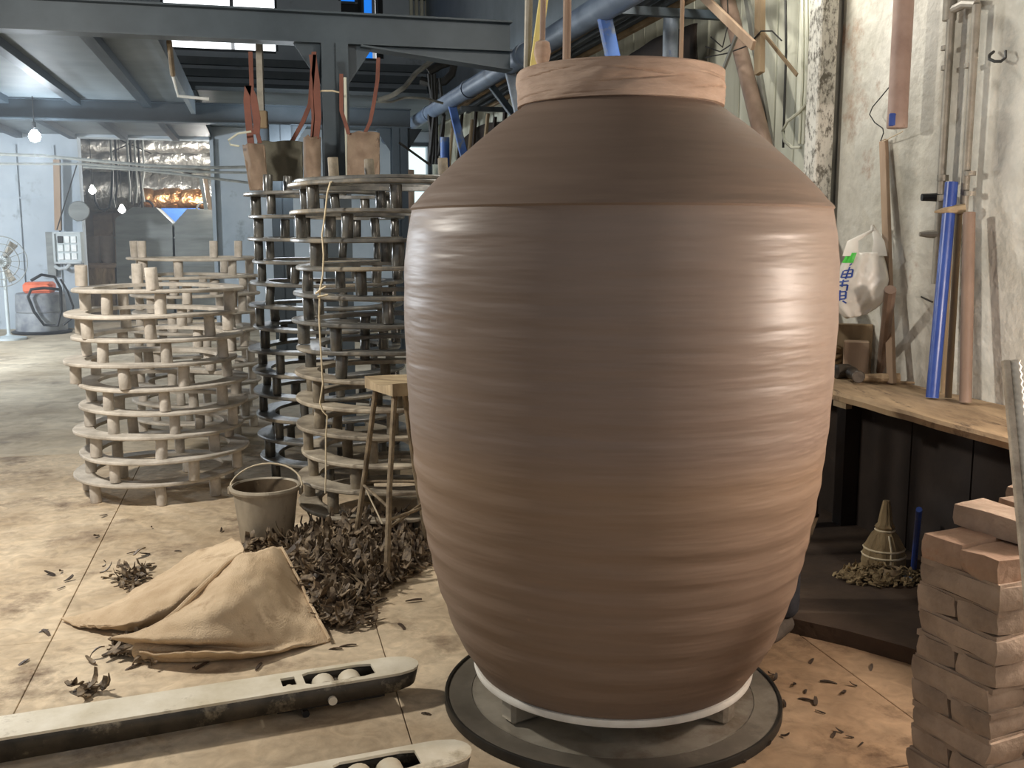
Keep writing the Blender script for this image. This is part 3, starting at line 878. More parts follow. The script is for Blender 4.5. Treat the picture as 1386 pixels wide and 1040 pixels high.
front = gp([[(322, 750, .215), (337, 747, .225), (352, 744, .225), (366, 742, .215), (381, 741, .19)],
            [(287, 785, .19), (314, 784, .225), (342, 780, .22), (372, 776, .18), (399, 775, .115)],
            [(241, 828, .15), (286, 822, .19), (326, 818, .185), (372, 812, .135), (417, 812, .06)],
            [(182, 856, .10), (240, 850, .14), (302, 848, .135), (372, 843, .09), (431, 838, .035)],
            [(150, 862, .085), (222, 866, .11), (300, 872, .085), (376, 864, .05), (440, 852, .02)],
            [(186, 876, .05), (240, 876, .05), (310, 880, .045), (384, 872, .03), (443, 858, .015)],
            [(190, 884, .055), (250, 884, .07), (320, 886, .055), (390, 876, .03), (444, 862, .012)],
            [(212, 891, .012), (262, 894, .012), (330, 893, .012), (398, 880, .012), (446, 866, .012)]])
back = gp([[(314, 728, .16), (272, 745, .13), (216, 776, .085), (150, 816, .035), (82, 838, .012)],
           [(327, 738, .205), (287, 760, .185), (233, 793, .135), (166, 828, .065), (95, 842, .018)],
           [(330, 748, .20), (292, 776, .175), (242, 812, .135), (180, 842, .075), (110, 846, .022)],
           [(325, 752, .13), (291, 786, .11), (245, 830, .075), (196, 852, .03), (140, 852, .010)]])


def wr1(q, u, v):
    d = .014 * nz((q.x * 5 + q.y * 9, q.x * 7 - q.y * 3, q.z * 5), 1) + .006 * nz((q.x * 26, q.y * 9, 3))
    d += .005 * math.sin(60 * (q.x * .35 + q.y * .93) * .35 + 5 * nz(q, 2.5)) * (u ** 2) * math.sin(PI * v)
    d += .011 * math.sin(9 * u + 7 * v + 4 * nz(q, 3)) * math.sin(PI * v) * (.4 + .6 * nz((q.x * 3, q.y * 3, 8)))
    d += .007 * abs(nz((q.x * 8 + q.y * 20, q.y * 6 - q.x * 12, 2)))
    return q + ZZ * max(-.012, d)


sk = thing('sack', 'tan cloth sack spread over the clay trimmings on the floor', 'sack', G(280, 850))
for nm, c in (('front_panel', front), ('back_panel', back)):
    o = MB().patch(c, 64, 72, wr1).build(nm, M['sack'], sk, smooth=80)
    md = o.modifiers.new('thickness', 'SOLIDIFY'); md.thickness = .006
MB().tube([G(x, y, z + .004) for x, y, z in ((381, 741, .19), (390, 757, .155), (399, 775, .115), (409, 793, .085), (417, 812, .062), (425, 826, .045), (431, 838, .035), (440, 854, .02), (446, 866, .014))], .006, 6).build('hem', M['sack'], sk)

MB().tube([G(x, y, z) for x, y, z in ((326, 749, .222), (305, 764, .212), (286, 783, .196), (262, 806, .18), (240, 828, .155), (222, 842, .125), (200, 852, .105))], [.006, .009, .011, .011, .011, .010, .006], 8).build('rolled_hem', M['sack'], sk)
MB().tube([G(x, y, z) for x, y, z in ((186, 880, .035), (205, 882, .038), (232, 884, .036), (262, 887, .03), (300, 890, .018))], [.030, .036, .034, .026, .010], 12).build('rolled_corner', M['sack'], sk)

# ------------------------------------------------------------------ pallet truck forks
pj = thing('pallet_truck', 'low hand pallet truck with two long worn forks reaching in from the left', 'pallet truck', V((-1.6, 2.5, 0)))


def fork(tip, tail, w, nm):
    """tip, tail: centre line points on the floor"""
    d = (tail - tip).normalized(); s = V((-d.y, d.x, 0)); Lf = (tail - tip).length
    if s.y < 0: s = -s
    zt = .105
    # top outline, rounded tip
    out = []
    for k in range(13):
        a = -PI / 2 + PI * k / 12
        out.append((.10 - .10 * math.cos(a), math.sin(a) * w / 2 * (.92 if abs(a) > 1 else 1)))
    hole = [(.15, -.037), (.15, .037), (.19, .047), (.355, .047), (.375, .035), (.375, -.035), (.355, -.047), (.19, -.047)]
    hole2 = [(.40, -.03), (.40, .03), (.445, .03), (.445, -.03)]
    P = lambda x, y, z: tip + d * x + s * y + ZZ * z
    bm = bmesh.new()
    ov = [bm.verts.new(P(x, y, zt)) for x, y in out] + [bm.verts.new(P(Lf, w / 2, zt)), bm.verts.new(P(Lf, -w / 2, zt))]
    hv = [bm.verts.new(P(x, y, zt)) for x, y in hole]; hv2 = [bm.verts.new(P(x, y, zt)) for x, y in hole2]
    ed = []
    for lst in (ov, hv, hv2):
        for i in range(len(lst)): ed.append(bm.edges.new((lst[i], lst[(i + 1) % len(lst)])))
    bmesh.ops.triangle_fill(bm, edges=ed, use_beauty=True)
    bm.verts.index_update()
    mb = MB().add([v.co.copy() for v in bm.verts], [[v.index for v in f.verts] for f in bm.faces]); bm.free()
    # drop faces inside the holes
    def inside(f, h):
        c = sum((mb.v[i] for i in f), V((0, 0, 0))) / len(f); r = c - tip
        return inpoly((r.dot(d), r.dot(s)), h)
    mb.f = [f for f in mb.f if not inside(f, hole) and not inside(f, hole2)]
    fo = mb.build('fork', M['forktop'], pj, smooth=0)
    md = fo.modifiers.new('thickness', 'SOLIDIFY'); md.thickness = .008; md.offset = -1 if True else 1
    # side skirts: deepest along the blade, rising to the tip
    ring = [(x, y) for x, y in out] + [(Lf, w / 2)]
    ring = [(Lf, -w / 2)] + ring
    vs = []; fs = []
    for i, (x, y) in enumerate(ring):
        dep = .080 if x > .35 else .056 + .024 * min(1, max(0, x - .02) / .33)
        vs += [P(x, y, zt - .004), P(x + (.012 if x < .12 else 0), y * .985, zt - dep)]
    for i in range(len(ring) - 1): fs.append((2 * i, 2 * i + 2, 2 * i + 3, 2 * i + 1))
    sd = MB().add(vs, fs).build('skirt', M['forkside'], fo, smooth=50)
    sd.parent = fo; md = sd.modifiers.new('thickness', 'SOLIDIFY'); md.thickness = .006
    MB().box(P(.3, 0, .045), (.34, w * .9, .02), (d, s, ZZ)).build('inner_plate', M['forkhole'], fo)
    for x in (.225, .31):
        c = P(x, 0, .062)
        MB().tube([c - s * .036, c - s * .032, c + s * .032, c + s * .036], [.034, .039, .039, .034], 20).build('roller', M['roller'], fo)
    MB().tube([P(.268, -.05, .07), P(.268, .05, .07)], .009, 8).build('axle', M['forkside'], fo)
    c = P(.42, -.005, .075)
    MB().tube([c - s * .02, c + s * .02], .014, 10).build('pin', M['roller'], fo)
    c = P(.30, -w / 2 - .004, .055)
    MB().tube([c + s * .006, c - s * .006], .014, 12).build('bolt', M['roller'], fo)
    MB().tube([P(.38, -w / 2 + .02, .012), P(.38, w / 2 - .02, .012)], .012, 8).build('wheel', M['black'], fo)


dF = (G(0, 983, .1) - G(564, 895, .1)); dF.z = 0; dF.normalize()
t1 = G(566, 898, .1); t1.z = 0
sN = V((-dF.y, dF.x, 0)); sN = sN if sN.y > 0 else -sN
fork(t1 + sN * .005, t1 + dF * 1.75, .15, 'far')
t2 = G(637, 1013, .1); t2.z = 0
fork(t2, t2 + dF * 1.95, .15, 'near')
c = (t1 + dF * 1.85 + t2 + dF * 2.1) / 2
MB().box(c + ZZ * .11, (.3, .56, .12), (dF, sN, ZZ), .02).build('yoke', M['forkside'], pj)
for s in (-1, 1):
    MB().tube([c + dF * .16 + sN * (s * .05 - .02) + ZZ * .09, c + dF * .16 + sN * (s * .05 + .02) + ZZ * .09], .088, 20).build('steer_wheel', M['black'], pj)
MB().tube([c + dF * .12 + ZZ * .17, c + dF * .2 + ZZ * .5, c + dF * .45 + ZZ * 1.15], .018, 10).build('handle', M['forkside'], pj)

# ------------------------------------------------------------------ bench on the right
def B(px, py, z=.82): return G(px, py, z)


be = thing('workbench', 'rough wooden plank workbench against the plaster wall on the right', 'workbench', E(3.6, 2.6))
tp = MB()
A0, A1 = 1.35, 4.75
k = 22
for i in range(k + 1):
    a = A0 + (A1 - A0) * i / k
    f0 = 2.425 + .012 * nz((a * 3, 0, 0)) + .008 * nz((a * 11, 2, 0)); z = .82 + .004 * nz((a * 4, 7, 0))
    tp.v += [E(a, f0, z - .035), E(a, f0 - .004, z - .012), E(a, f0 + .008, z), E(a, 2.65, z + .002), E(a, 2.895, z), E(a, 2.895, z - .035)]
for i in range(k):
    for j in range(6):
        a, b = i * 6 + j, i * 6 + (j + 1) % 6
        tp.f.append((a, b, b + 6, a + 6))
tp.f += [tuple(range(6))[::-1], tuple(range(k * 6, k * 6 + 6))]
tp.build('top_plank', M['plank'], be, smooth=30)
for a in (4.4, 1.55):
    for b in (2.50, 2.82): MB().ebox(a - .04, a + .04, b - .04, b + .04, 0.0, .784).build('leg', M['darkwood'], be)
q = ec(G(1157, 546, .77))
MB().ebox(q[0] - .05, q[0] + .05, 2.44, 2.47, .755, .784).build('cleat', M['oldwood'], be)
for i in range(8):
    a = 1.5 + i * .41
    MB().ebox(a, a + .40, 2.865, 2.89, .02, .78).build('shade_board', M['darkwood'], be)  # dark boards added in place of the shade on the wall under the bench
pp = [G(1040, 828, .06), G(1075, 838, .06), G(1150, 855, .06), G(1227, 876, .06), G(1330, 908, .06)]
pq = [p + V((0, 0, 0)) for p in pp]
poly2 = [(p.x, p.y) for p in pp] + [tuple(E(1.6, 2.0).xy), tuple(E(1.6, 2.88).xy), tuple(E(4.7, 2.88).xy), tuple(E(3.75, 2.2).xy)]
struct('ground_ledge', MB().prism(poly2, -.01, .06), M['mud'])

# under the bench
zc = .06
tr = MB()
cen = G(1190, 782, zc); r2 = random.Random(5)
for _ in range(330):
    a, rr_ = r2.uniform(0, 6.3), r2.random() ** .6
    p = cen + V((.19 * rr_ * math.cos(a), .14 * rr_ * math.sin(a), .012 + .05 * (1 - rr_) * r2.random()))
    strip(tr, p, r2.uniform(.02, .05), r2.uniform(.01, .022), r2.uniform(0, 6.3), r2.uniform(-.4, .4), r2.uniform(-.6, .6), r2)
tr = tr.build('wood_chips', M['bundle'], loc=cen, kind='stuff')
tr['label'] = 'scatter of pale chips on the ledge under the workbench'; tr['category'] = 'chips'
bb = G(1195, 768, zc); bb.z = zc
bd = thing('tied_bundle', 'bottle shaped bundle bound with cord standing in the dark under the bench', 'bundle', bb)
MB().lathe([(.085, 0), (.09, .03), (.08, .10), (.055, .15), (.035, .17), (.042, .185), (.03, .20), (.022, .26), (.014, .30)], bb, 24,
           lambda r, z, a: (r * (1 + .06 * math.sin(9 * a) + .05 * nz((a * 3, z * 20, 0))), z)).build('straw_body', M['bundle'], bd)
for z, r in ((.06, .09), (.09, .085), (.17, .04)):
    MB().tube([bb + V((r * math.cos(a), r * math.sin(a), z)) for a in [2 * PI * i / 16 for i in range(17)]], .005, 5).build('binding_cord', M['twine'], bd)
MB().tube([bb + V((0, -.088, .02)), bb + V((0, -.084, .10)), bb + V((0, -.05, .155))], .004, 5).build('binding_cord', M['twine'], bd)
q = G(1206, 786, zc); q.z = zc
tag(MB().lathe([(.028, 0), (.032, .002), (.036, .055), (.034, .055), (.03, .006)], q, 18).build('small_cup', M['oldwood'], loc=q), 'small pale cup standing in the chips under the bench', 'cup')
a, b = G(1236, 776, zc), at(1244, 690, 3.75)
tag(MB().tube([a + ZZ * .012, b], .012, 8).build('blue_rod', M['bluepipe'], loc=a), 'thin blue pipe upright under the bench behind the brick pier', 'pipe')
a = G(1216, 782, zc); b = G(1232, 790, zc)
tag(MB().tube([a + ZZ * .014, b + ZZ * .014], .013, 8).build('pipe_offcut', M['strutpale'], loc=a), 'short pale blue pipe offcut lying by the chips under the bench', 'pipe')

# on the bench
def top(px, py): return G(px, py, .823)


q = top(1174, 509) - E2 * .06
wb_ = MB().box(q + V((.0, .02, .085)), (.115, .09, .17), (V((.96, -.28, 0)), V((.28, .96, 0)), ZZ), .004).build('wood_block', M['lath'], loc=q)
tag(wb_, 'square upright wooden block on the bench below the plastic bag', 'wood block')
q2 = top(1164, 507) - E2 * .05 + E1 * .07 - V((.03, .02, 0))
tag(MB().box(q2 + V((.03, .02, .12)), (.26, .04, .25), (V((.93, -.36, 0)), V((.36, .93, 0)), ZZ), .004).build('board_offcut', M['oldwood'], loc=q2), 'broad wooden offcut standing on the bench behind the square block', 'board')
cq = top(1140, 508) + V((-.05, .12, 0))
cb = MB()
for i in range(7):
    rr_ = .09 - .004 * i
    cb.tube([cq + V((rr_ * math.cos(a) + .01 * math.sin(i * 3), rr_ * math.sin(a), .012 + .022 * i + .012 * math.sin(2 * a + i))) for a in [2 * PI * j / 20 for j in range(21)]], .010, 6)
tag(cb.build('rope_coil', M['bundle'], loc=cq), 'coil of pale rope on the bench beside the huge jar', 'rope')
hm = thing('hammer', 'hammer with a pale wooden handle lying on the bench edge', 'hammer', top(1180, 514))
h0, h1 = top(1160, 518) + ZZ * .024, top(1217, 519) + ZZ * .024
MB().tube([h0, h0.lerp(h1, .5), h1], [.016, .021, .024], 10).build('handle', M['handle'], hm)
hd = (h1 - h0).normalized(); hs = V((-hd.y, hd.x, 0))
c = h0 - hd * .01 + ZZ * .012
MB().tube([c - hs * .075, c - hs * .07, c - hs * .03, c + hs * .03, c + hs * .07, c + hs * .075], [.026, .030, .024, .024, .030, .026], 14).build('head', M['hammerhead'], hm)
c2 = top(1142, 512) + ZZ * .035
tag(MB().tube([c2 - V((.05, .02, 0)), c2 - V((.045, .018, 0)), c2 + V((.02, 0, .0)), c2 + V((.05, .01, 0))], [.02, .034, .034, .016], 12).build('iron_weight', M['hammerhead'], loc=c2), 'dark rounded iron lump on the bench left of the hammer', 'weight')
p0 = top(1192, 509); p1 = onwall(1205, 392, .22)
tag(MB().tube([p0 + ZZ * .02, p0.lerp(p1, .5), p1], [.022, .024, .026], 10).build('thick_stick', M['bamboo'], loc=p0), 'short thick brown stick leaning against the lath under the plastic bag', 'stick')
q = top(1230, 517)
tag(MB().tube([top(1205, 519) + ZZ * .006, top(1240, 520) + ZZ * .006], .006, 6).build('wood_splinter', M['oldwood'], loc=q), 'thin splinter of wood lying on the bench by the hammer', 'splinter')

# lath, bag, pipes on the wall
l0, l1 = onwall(1207, 519, .10), onwall(1196, 190, .03)
l0.z = .823
la = MB().beam(l0, l1, .048, .02, up=-E2, ch=.002).build('wooden_lath', M['lath'], loc=l0)
tag(la, 'flat wooden lath standing on the bench against the wall behind the plastic bag', 'lath')

bagc = onwall(1165, 385, .17)
bx, by = V((.95, -.31, 0)), V((-.31, -.95, 0))        # right, towards the viewer
bag = thing('plastic_bag', 'white plastic carrier bag with blue lettering hanging on the lath', 'bag', bagc)


def bagsurf(u, v, side=1, off=0.0):
    # u across, v down
    hw = .075 + .05 * min(1, v * 2.2) + .006 * math.sin(6 * v); hw *= (1 - .62 * max(0, (v - .72) / .28) ** 1.8)
    x = (u - .5) * 2
    xx = x * hw * (1 - .0 * v) + .025 * (.5 - v)
    dep = .085 * math.sqrt(max(0, 1 - abs(x) ** 2.4)) * (.25 + .75 * math.sin(PI * min(1, .12 + v * .8)))
    wrk = .014 * nz((u * 2.4 + v * 2.2, u * 3 - v * 1.5, 3 * side)) + .009 * nz((u * 7 + v * 3, v * 5, 9 * side)) + .008 * abs(nz((u * 5 - v * 6, v * 3 + u * 4, 5)))
    z = .15 - .30 * v - .02 * (x * .5 + .5) * (1 - v) * 0 + .012 * x * v
    return bagc + bx * xx + by * side * (dep + wrk * min(1, (1 - abs(x)) * 5 + .0) + off) + ZZ * z


bm_ = MB()
for side in (1, -1):
    base = len(bm_.v); nu, nv = 30, 30
    for j in range(nv + 1):
        for i in range(nu + 1): bm_.v.append(bagsurf(i / nu, j / nv, side))
    for j in range(nv):
        for i in range(nu):
            a = base + j * (nu + 1) + i; bm_.f.append((a, a + 1, a + nu + 2, a + nu + 1))
bo = bm_.build('bag_body', M['bag'], bag, smooth=180)
md = bo.modifiers.new('thickness', 'SOLIDIFY'); md.thickness = .0015
hk = onwall(1181, 306, .10)
for s, off in ((.12, .0), (.88, .0)):
    r_ = [bagsurf(s, .06, 1, -.01), bagsurf(s, .0, 1, -.03) + ZZ * .05, hk + bx * (.0 if s < .5 else .012) - ZZ * .02, hk + ZZ * .004]
    h_ = MB(); pts = r_
    wv = [.035, .024, .012, .008]
    vs = []
    for p, w_ in zip(pts, wv): vs += [p - bx * w_ + by * .006, p + by * .014, p + bx * w_ + by * .004, p - by * .006]
    fs = []
    for i in range(3):
        for j in range(4): fs.append((4 * i + j, 4 * i + (j + 1) % 4, 4 * i + 4 + (j + 1) % 4, 4 * i + 4 + j))
    h_.add(vs, fs).build('bag_handle', M['bag'], bag, smooth=60)
# blue brush-like characters and the green corner print
strokes = [[(.20, .20), (.24, .17)], [(.12, .28), (.30, .26), (.31, .37), (.12, .38), (.12, .28)], [(.22, .22), (.21, .40)], [(.13, .33), (.29, .32)],
           [(.08, .45), (.28, .43)], [(.18, .41), (.17, .52)], [(.07, .50), (.27, .49), (.26, .58)],
           [(.05, .60), (.25, .59), (.25, .70), (.06, .71), (.05, .60)], [(.14, .57), (.14, .73)], [(.06, .66), (.24, .65)], [(.03, .73), (.10, .78)], [(.20, .73), (.27, .77)]]
sm = MB()
for s_ in strokes:
    for (u0, v0), (u1, v1) in zip(s_, s_[1:]):
        k = 6; du, dv = u1 - u0, v1 - v0; ln = math.hypot(du, dv); pu, pv = -dv / ln * .016, du / ln * .010
        base = len(sm.v)
        for i in range(k + 1):
            t_ = i / k; u_, v_ = u0 + du * t_, v0 + dv * t_
            sm.v += [bagsurf(u_ + pu, v_ + pv, 1, .003), bagsurf(u_ - pu, v_ - pv, 1, .003)]
        for i in range(k): a = base + 2 * i; sm.f.append((a, a + 1, a + 3, a + 2))
sm.build('printed_lettering', M['bagblue'], bag)
gm = MB(); base = 0
for j in range(7):
    for i in range(7): gm.v.append(bagsurf(.0 + .26 * i / 6, .01 + .15 * j / 6, 1, .004))
for j in range(6):
    for i in range(6): a = j * 7 + i; gm.f.append((a, a + 1, a + 8, a + 7))
gm.build('green_print', M['green'], bag)

# hanging brown pipe and its wire
hp_ = thing('hanging_pipe', 'thick brown pipe hanging down the wall with a blue daub at its end', 'pipe', onwall(1214, 176, .14))
b0 = onwall(1214, 174, .14); b1 = V((b0.x, b0.y, 4.2))
MB().tube([b0, b0 + ZZ * .004, b1], [.040, .043, .044], 20).build('pipe', M['brownpipe'], hp_)
MB().lathe([(.0435, .002), (.0445, .004), (.0445, .05), (.0435, .055)], b0, 20).build('end_band', M['brownpipe'], hp_)
MB().box(b0 + by * .038 - bx * .022 + ZZ * .035, (.03, .012, .055), (bx, by, ZZ), .004).build('blue_daub', M['bluepipe'], hp_)
wv_ = [(1206, 115), (1192, 132), (1181, 145), (1177, 155), (1184, 166), (1195, 174), (1196, 180), (1192, 191)]
MB().tube([onwall(x, y, .07) for x, y in wv_], .0028, 5).build('tie_wire', M['darkwire'], hp_)
MB().tube([onwall(1222, 178, .08), onwall(1206, 186, .07), onwall(1195, 192, .05)], .0028, 5).build('tie_wire', M['wire'], hp_)

wp_ = thing('water_pipe', 'pair of grey galvanised water pipes with a tap running down the plaster wall', 'pipe', onwall(1290, 300, .05))


def vert(px, py, off, z0, z1, r, nm, m, par):
    p = onwall(px, py, off); return MB().tube([V((p.x, p.y, z0)), V((p.x, p.y, z1))], r, 12).build(nm, m, par), p


zz = lambda px, py, off: onwall(px, py, off).z
o, pA = vert(1280, 150, .06, zz(1272, 385, .06), 3.6, .017, 'pipe', M['galv'], wp_)
o, pB = vert(1313, 150, .06, zz(1308, 288, .06), zz(1316, 8, .06), .017, 'pipe', M['galv'], wp_)
vert(1284, 40, .06, zz(1284, 28, .06), zz(1284, 0, .06), .028, 'socket', M['galv'], wp_)
for y in (65, 92): vert(1281, y, .06, zz(1281, y + 3, .06), zz(1281, y - 3, .06), .022, 'collar', M['galv'], wp_)
for y in (241, 268): vert(1276, y, .06, zz(1276, y + 4, .06), zz(1276, y - 4, .06), .024, 'collar', M['galv'], wp_)
for y in (89, 235, 262): vert(1313, y, .06, zz(1312, y + 3, .06), zz(1312, y - 3, .06), .023, 'collar', M['galv'], wp_)
MB().tube([V((pA.x, pA.y, zz(1288, 14, .06))), (V((pA.x, pA.y, zz(1290, 8, .06))) + V((pB.x, pB.y, zz(1310, 6, .06)))) / 2, V((pB.x, pB.y, zz(1316, 8, .06)))], .018, 10).build('elbow', M['galv'], wp_)
for y, dark in ((267, 1), (317, 0)):
    p = V((pA.x, pA.y, zz(1275, y, .06)))
    MB().tube([p, p - bx * .04, p - bx * .075 + by * .01], [.02, .017, .016 if dark else .010], 10).build('tap_nozzle', M['black'] if dark else M['galv'], wp_)
p = V((pB.x, pB.y, zz(1303, 283, .06)))
MB().tube([p + by * .03, p - bx * .06 + by * .04 - ZZ * .004, p - bx * .115 + by * .035 - ZZ * .012], [.022, .016, .004], 8).build('tap_lever', M['stoolseat'], wp_)


def lean(name, top_, bot_, r, m, label, cat, flat=None, zb=None):
    t_, b_ = onwall(*top_), onwall(*bot_)
    if zb is not None:
        k = (t_.z - zb) / (t_.z - b_.z); b_ = t_ + (b_ - t_) * k
    if flat: o = MB().beam(b_, t_, flat[0], flat[1], up=-E2, ch=.002).build(name, m, loc=b_)
    else: o = MB().tube([b_, b_.lerp(t_, .5), t_], r, 12).build(name, m, loc=b_)
    return tag(o, label, cat)


ZB = .828
lean('blue_pipe', (1288, 247, .11), (1263, 524, .19), .026, M['bluepipe'], 'long blue pipe leaning on the wall beside the water pipes', 'pipe', zb=ZB)
lean('wooden_stick', (1298, 290, .07), (1284, 528, .13), .014, M['oldwood'], 'thin pale stick leaning on the wall right of the blue pipe', 'stick', zb=ZB)
lean('wooden_stick', (1312, 288, .09), (1307, 532, .14), .024, M['bamboo'], 'thick brown stick leaning on the wall right of the thin pale one', 'stick', zb=ZB)
lean('wooden_stick', (1288, 300, .05), (1276, 528, .07), .010, M['oldwood'], 'thinnest stick against the wall just behind the blue pipe', 'stick', zb=ZB)
tag(MB().tube([onwall(x, y, o_) for x, y, o_ in ((1345, 70, .02), (1339, 75, .06), (1339, 80, .07), (1346, 83, .07), (1355, 83, .06), (1361, 78, .05), (1361, 69, .04))], .006, 6).build('iron_hook', M['darkwire'], loc=onwall(1350, 80)),
    'small bent black iron hook in the plaster wall', 'hook')
tag(MB().tube([onwall(1247, 402, .0), onwall(1253, 405, .03), onwall(1262, 409, .04)], .004, 5).build('bent_nail', M['darkwire'], loc=onwall(1250, 403)), 'thin bent nail sticking out of the wall left of the blue pipe', 'nail')

# post, channel and cables at the end of the plaster
mp_ = onwall(1112, 100, .09)
pm_ = MB().box((mp_.x, mp_.y, 2.2), (.10, .12, 4.4), (E2, E1, ZZ), .008).build('peeling_post', M['mottle'], loc=(mp_.x, mp_.y, 0))
tag(pm_, 'white post with peeling dark mottled paint at the end of the plaster wall', 'post')
ca = A_END
ch_ = MB().ebox(ca, ca + .012, 2.82, 2.9, 0, 5).ebox(ca, ca + .09, 2.888, 2.9, 0, 5).ebox(ca + .078, ca + .09, 2.82, 2.9, 0, 5).ebox(ca, ca + .03, 2.812, 2.82, 0, 5).ebox(ca + .06, ca + .09, 2.812, 2.82, 0, 5).ebox(ca + .03, ca + .06, 2.86, 2.888, 0, 5).build('steel_channel', M['channel'], kind='structure')
for i, (off, x0, x1) in enumerate(((.06, 1086, 1084), (.05, 1092, 1089))):
    tag(MB().tube([onwall(x0, -20, off), onwall(x0 + 1, 60, off), onwall(x1 + 2, 120, off), onwall(x1 - 2, 195, off)], .009, 6).build('white_cable', M['board'], loc=onwall(x0, 100)),
        ('%s white cable running down beside the peeling post' % ('left', 'right')[i]), 'cable')
tag(MB().tube([onwall(x, y, .07) for x, y in ((1092, 140), (1082, 152), (1066, 164), (1059, 178), (1062, 191), (1072, 200), (1084, 200))], .009, 6).build('looped_cable', M['board'], loc=onwall(1075, 180)), 'pale cable looping out from the foot of the white cables', 'cable')
tag(MB().tube([onwall(1063, -20, .04), onwall(1064, 70, .04), onwall(1060, 200, .04)], .007, 6).build('black_cable', M['darkwire'], loc=onwall(1063, 80)), 'black cable running straight down the whitewashed boards', 'cable')
lean('brown_pole', (980, -20, .06), (1035, 200, .22), .045, M['bamboo'], 'thick brown pole leaning on the whitewashed boards behind the jar', 'pole', zb=.828)
lean('angle_iron', (1008, -20, .05), (1044, 200, .16), 0, M['channel'], 'grey flat iron leaning on the boards right of the thick brown pole', 'iron bar', flat=(.045, .02), zb=.828)
lean('short_plank', (1029, -20, .22), (1028, 100, .24), 0, M['oldwood'], 'short pale plank tied upright to the leaning poles', 'plank', flat=(.07, .03))
lean('diagonal_slat', (944, -12, .36), (1020, 62, .34), 0, M['lath'], 'tan slat slanting across the leaning poles above the jar', 'slat', flat=(.05, .02))
lean('bent_strip', (1034, 46, .22), (1079, 102, .14), 0, M['oldwood'], 'narrow brown strip sticking out to the right of the leaning poles', 'strip', flat=(.022, .01))
lean('dark_stick', (997, 48, .30), (977, 100, .28), 0, M['channel'], 'short dark stick tied slanting by the neck of the jar', 'stick', flat=(.022, .016))
for i, pts in enumerate((((955, 63), (975, 70), (990, 60), (1004, 40)), ((955, 78), (985, 72), (1012, 62), (1030, 42), (1045, 42), (1058, 55)), ((962, 50), (978, 64), (986, 30), (984, -10)))):
    tag(MB().tube([onwall(x, y, .25) for x, y in pts], .004, 5).build('tangled_wire', M['darkwire'], loc=onwall(*pts[0])), 'thin dark wire twisted round the leaning poles, %s of three' % ('lowest on the left', 'longest', 'highest')[i], 'wire', 'wires round the leaning poles')
# ------------------------------------------------------------------ brick pier
k0, k1 = G(1243, 722, .79), None
fd = V((.407, -.914, 0)); fn_ = V((.914, .407, 0))     # along the visible face towards the camera / away to the right
pier = thing('brick_pier', 'square pier of rough clay covered bricks at the lower right corner', 'brick pier', k0 + fd * .12 + fn_ * .18 - ZZ * k0.z)
bv = []
rb = random.Random(9)


def brick_mesh(L, W, Hh, seed):
    bm = bmesh.new(); bmesh.ops.create_cube(bm, size=1); bmesh.ops.scale(bm, vec=(L, W, Hh), verts=bm.verts)
    bmesh.ops.subdivide_edges(bm, edges=bm.edges[:], cuts=2, use_grid_fill=True)
    for v in bm.verts:
        ed = sum(abs(abs(v.co[i]) - s / 2) < 1e-4 for i, s in enumerate((L, W, Hh)))
        if ed >= 2: v.co *= .965
        if ed == 3: v.co *= .97
        v.co += V([noise.noise(V((v.co.x * 19 + seed * 3.1, v.co.y * 19, v.co.z * 19 + i * 7))) * .008 for i in range(3)])
    me = bpy.data.meshes.new('brick'); bm.to_mesh(me); bm.free(); me.materials.append(M['brick'])
    for p in me.polygons: p.use_smooth = True
    me.set_sharp_from_angle(angle=math.radians(30))
    return me


BL, BW, BH = .236, .114, .056
bmesh_ = [brick_mesh(BL, BW, BH, s) for s in range(7)]
bred = [brick_mesh(BL, BW, BH + .004, s) for s in (21, 22)]
for q_ in bred: q_.materials[0] = M['brick_red']
ang = math.atan2(fd.y, fd.x)
rows = 13; ph_ = .79 / rows
pz = V(pier['org'])


def lay(p, rz, tilt=0):
    o = inst('brick', bmesh_[rb.randrange(7)], None, pier, p - pz, rz + rb.uniform(-.025, .025)); o.rotation_euler[1] = tilt
    return o


for c in range(rows):
    z = ph_ * (c + .5)
    base = k0 + fd * rb.uniform(-.008, .008); base.z = z
    if c % 2 == 1:
        for d in range(3): lay(base + fd * .12 + fn_ * (.06 + .12 * d), ang)
    else:
        for d in range(2):
            for w_ in (0, 1):
                q_ = lay(base + fd * (.06 + .12 * w_) + fn_ * .12, ang + PI / 2) if d == 0 else None
                if q_ and c == rows - 1: q_.data = bred[w_]; q_.location.z += .004 - .006 * w_; q_.rotation_euler[2] += .05 - .12 * w_
        lay(base + fd * .12 + fn_ * .30, ang)
z = .79 + .03
base = V((k0.x, k0.y, z))
lay(base + fd * .10 + fn_ * .185, ang + .12)
lay(base + fd * .11 + fn_ * .32, ang - .05)
lay(base + fd * .02 + fn_ * .46, ang + .1)
mm = MB()
for c in range(rows - 1):
    mm.box(V((k0.x, k0.y, 0)) + fd * .12 + fn_ * .18 + ZZ * (ph_ * (c + 1) - .003), (.226, .346, .014), (fd, fn_, ZZ))
mm.build('mortar_bed', M['brick'], pier)

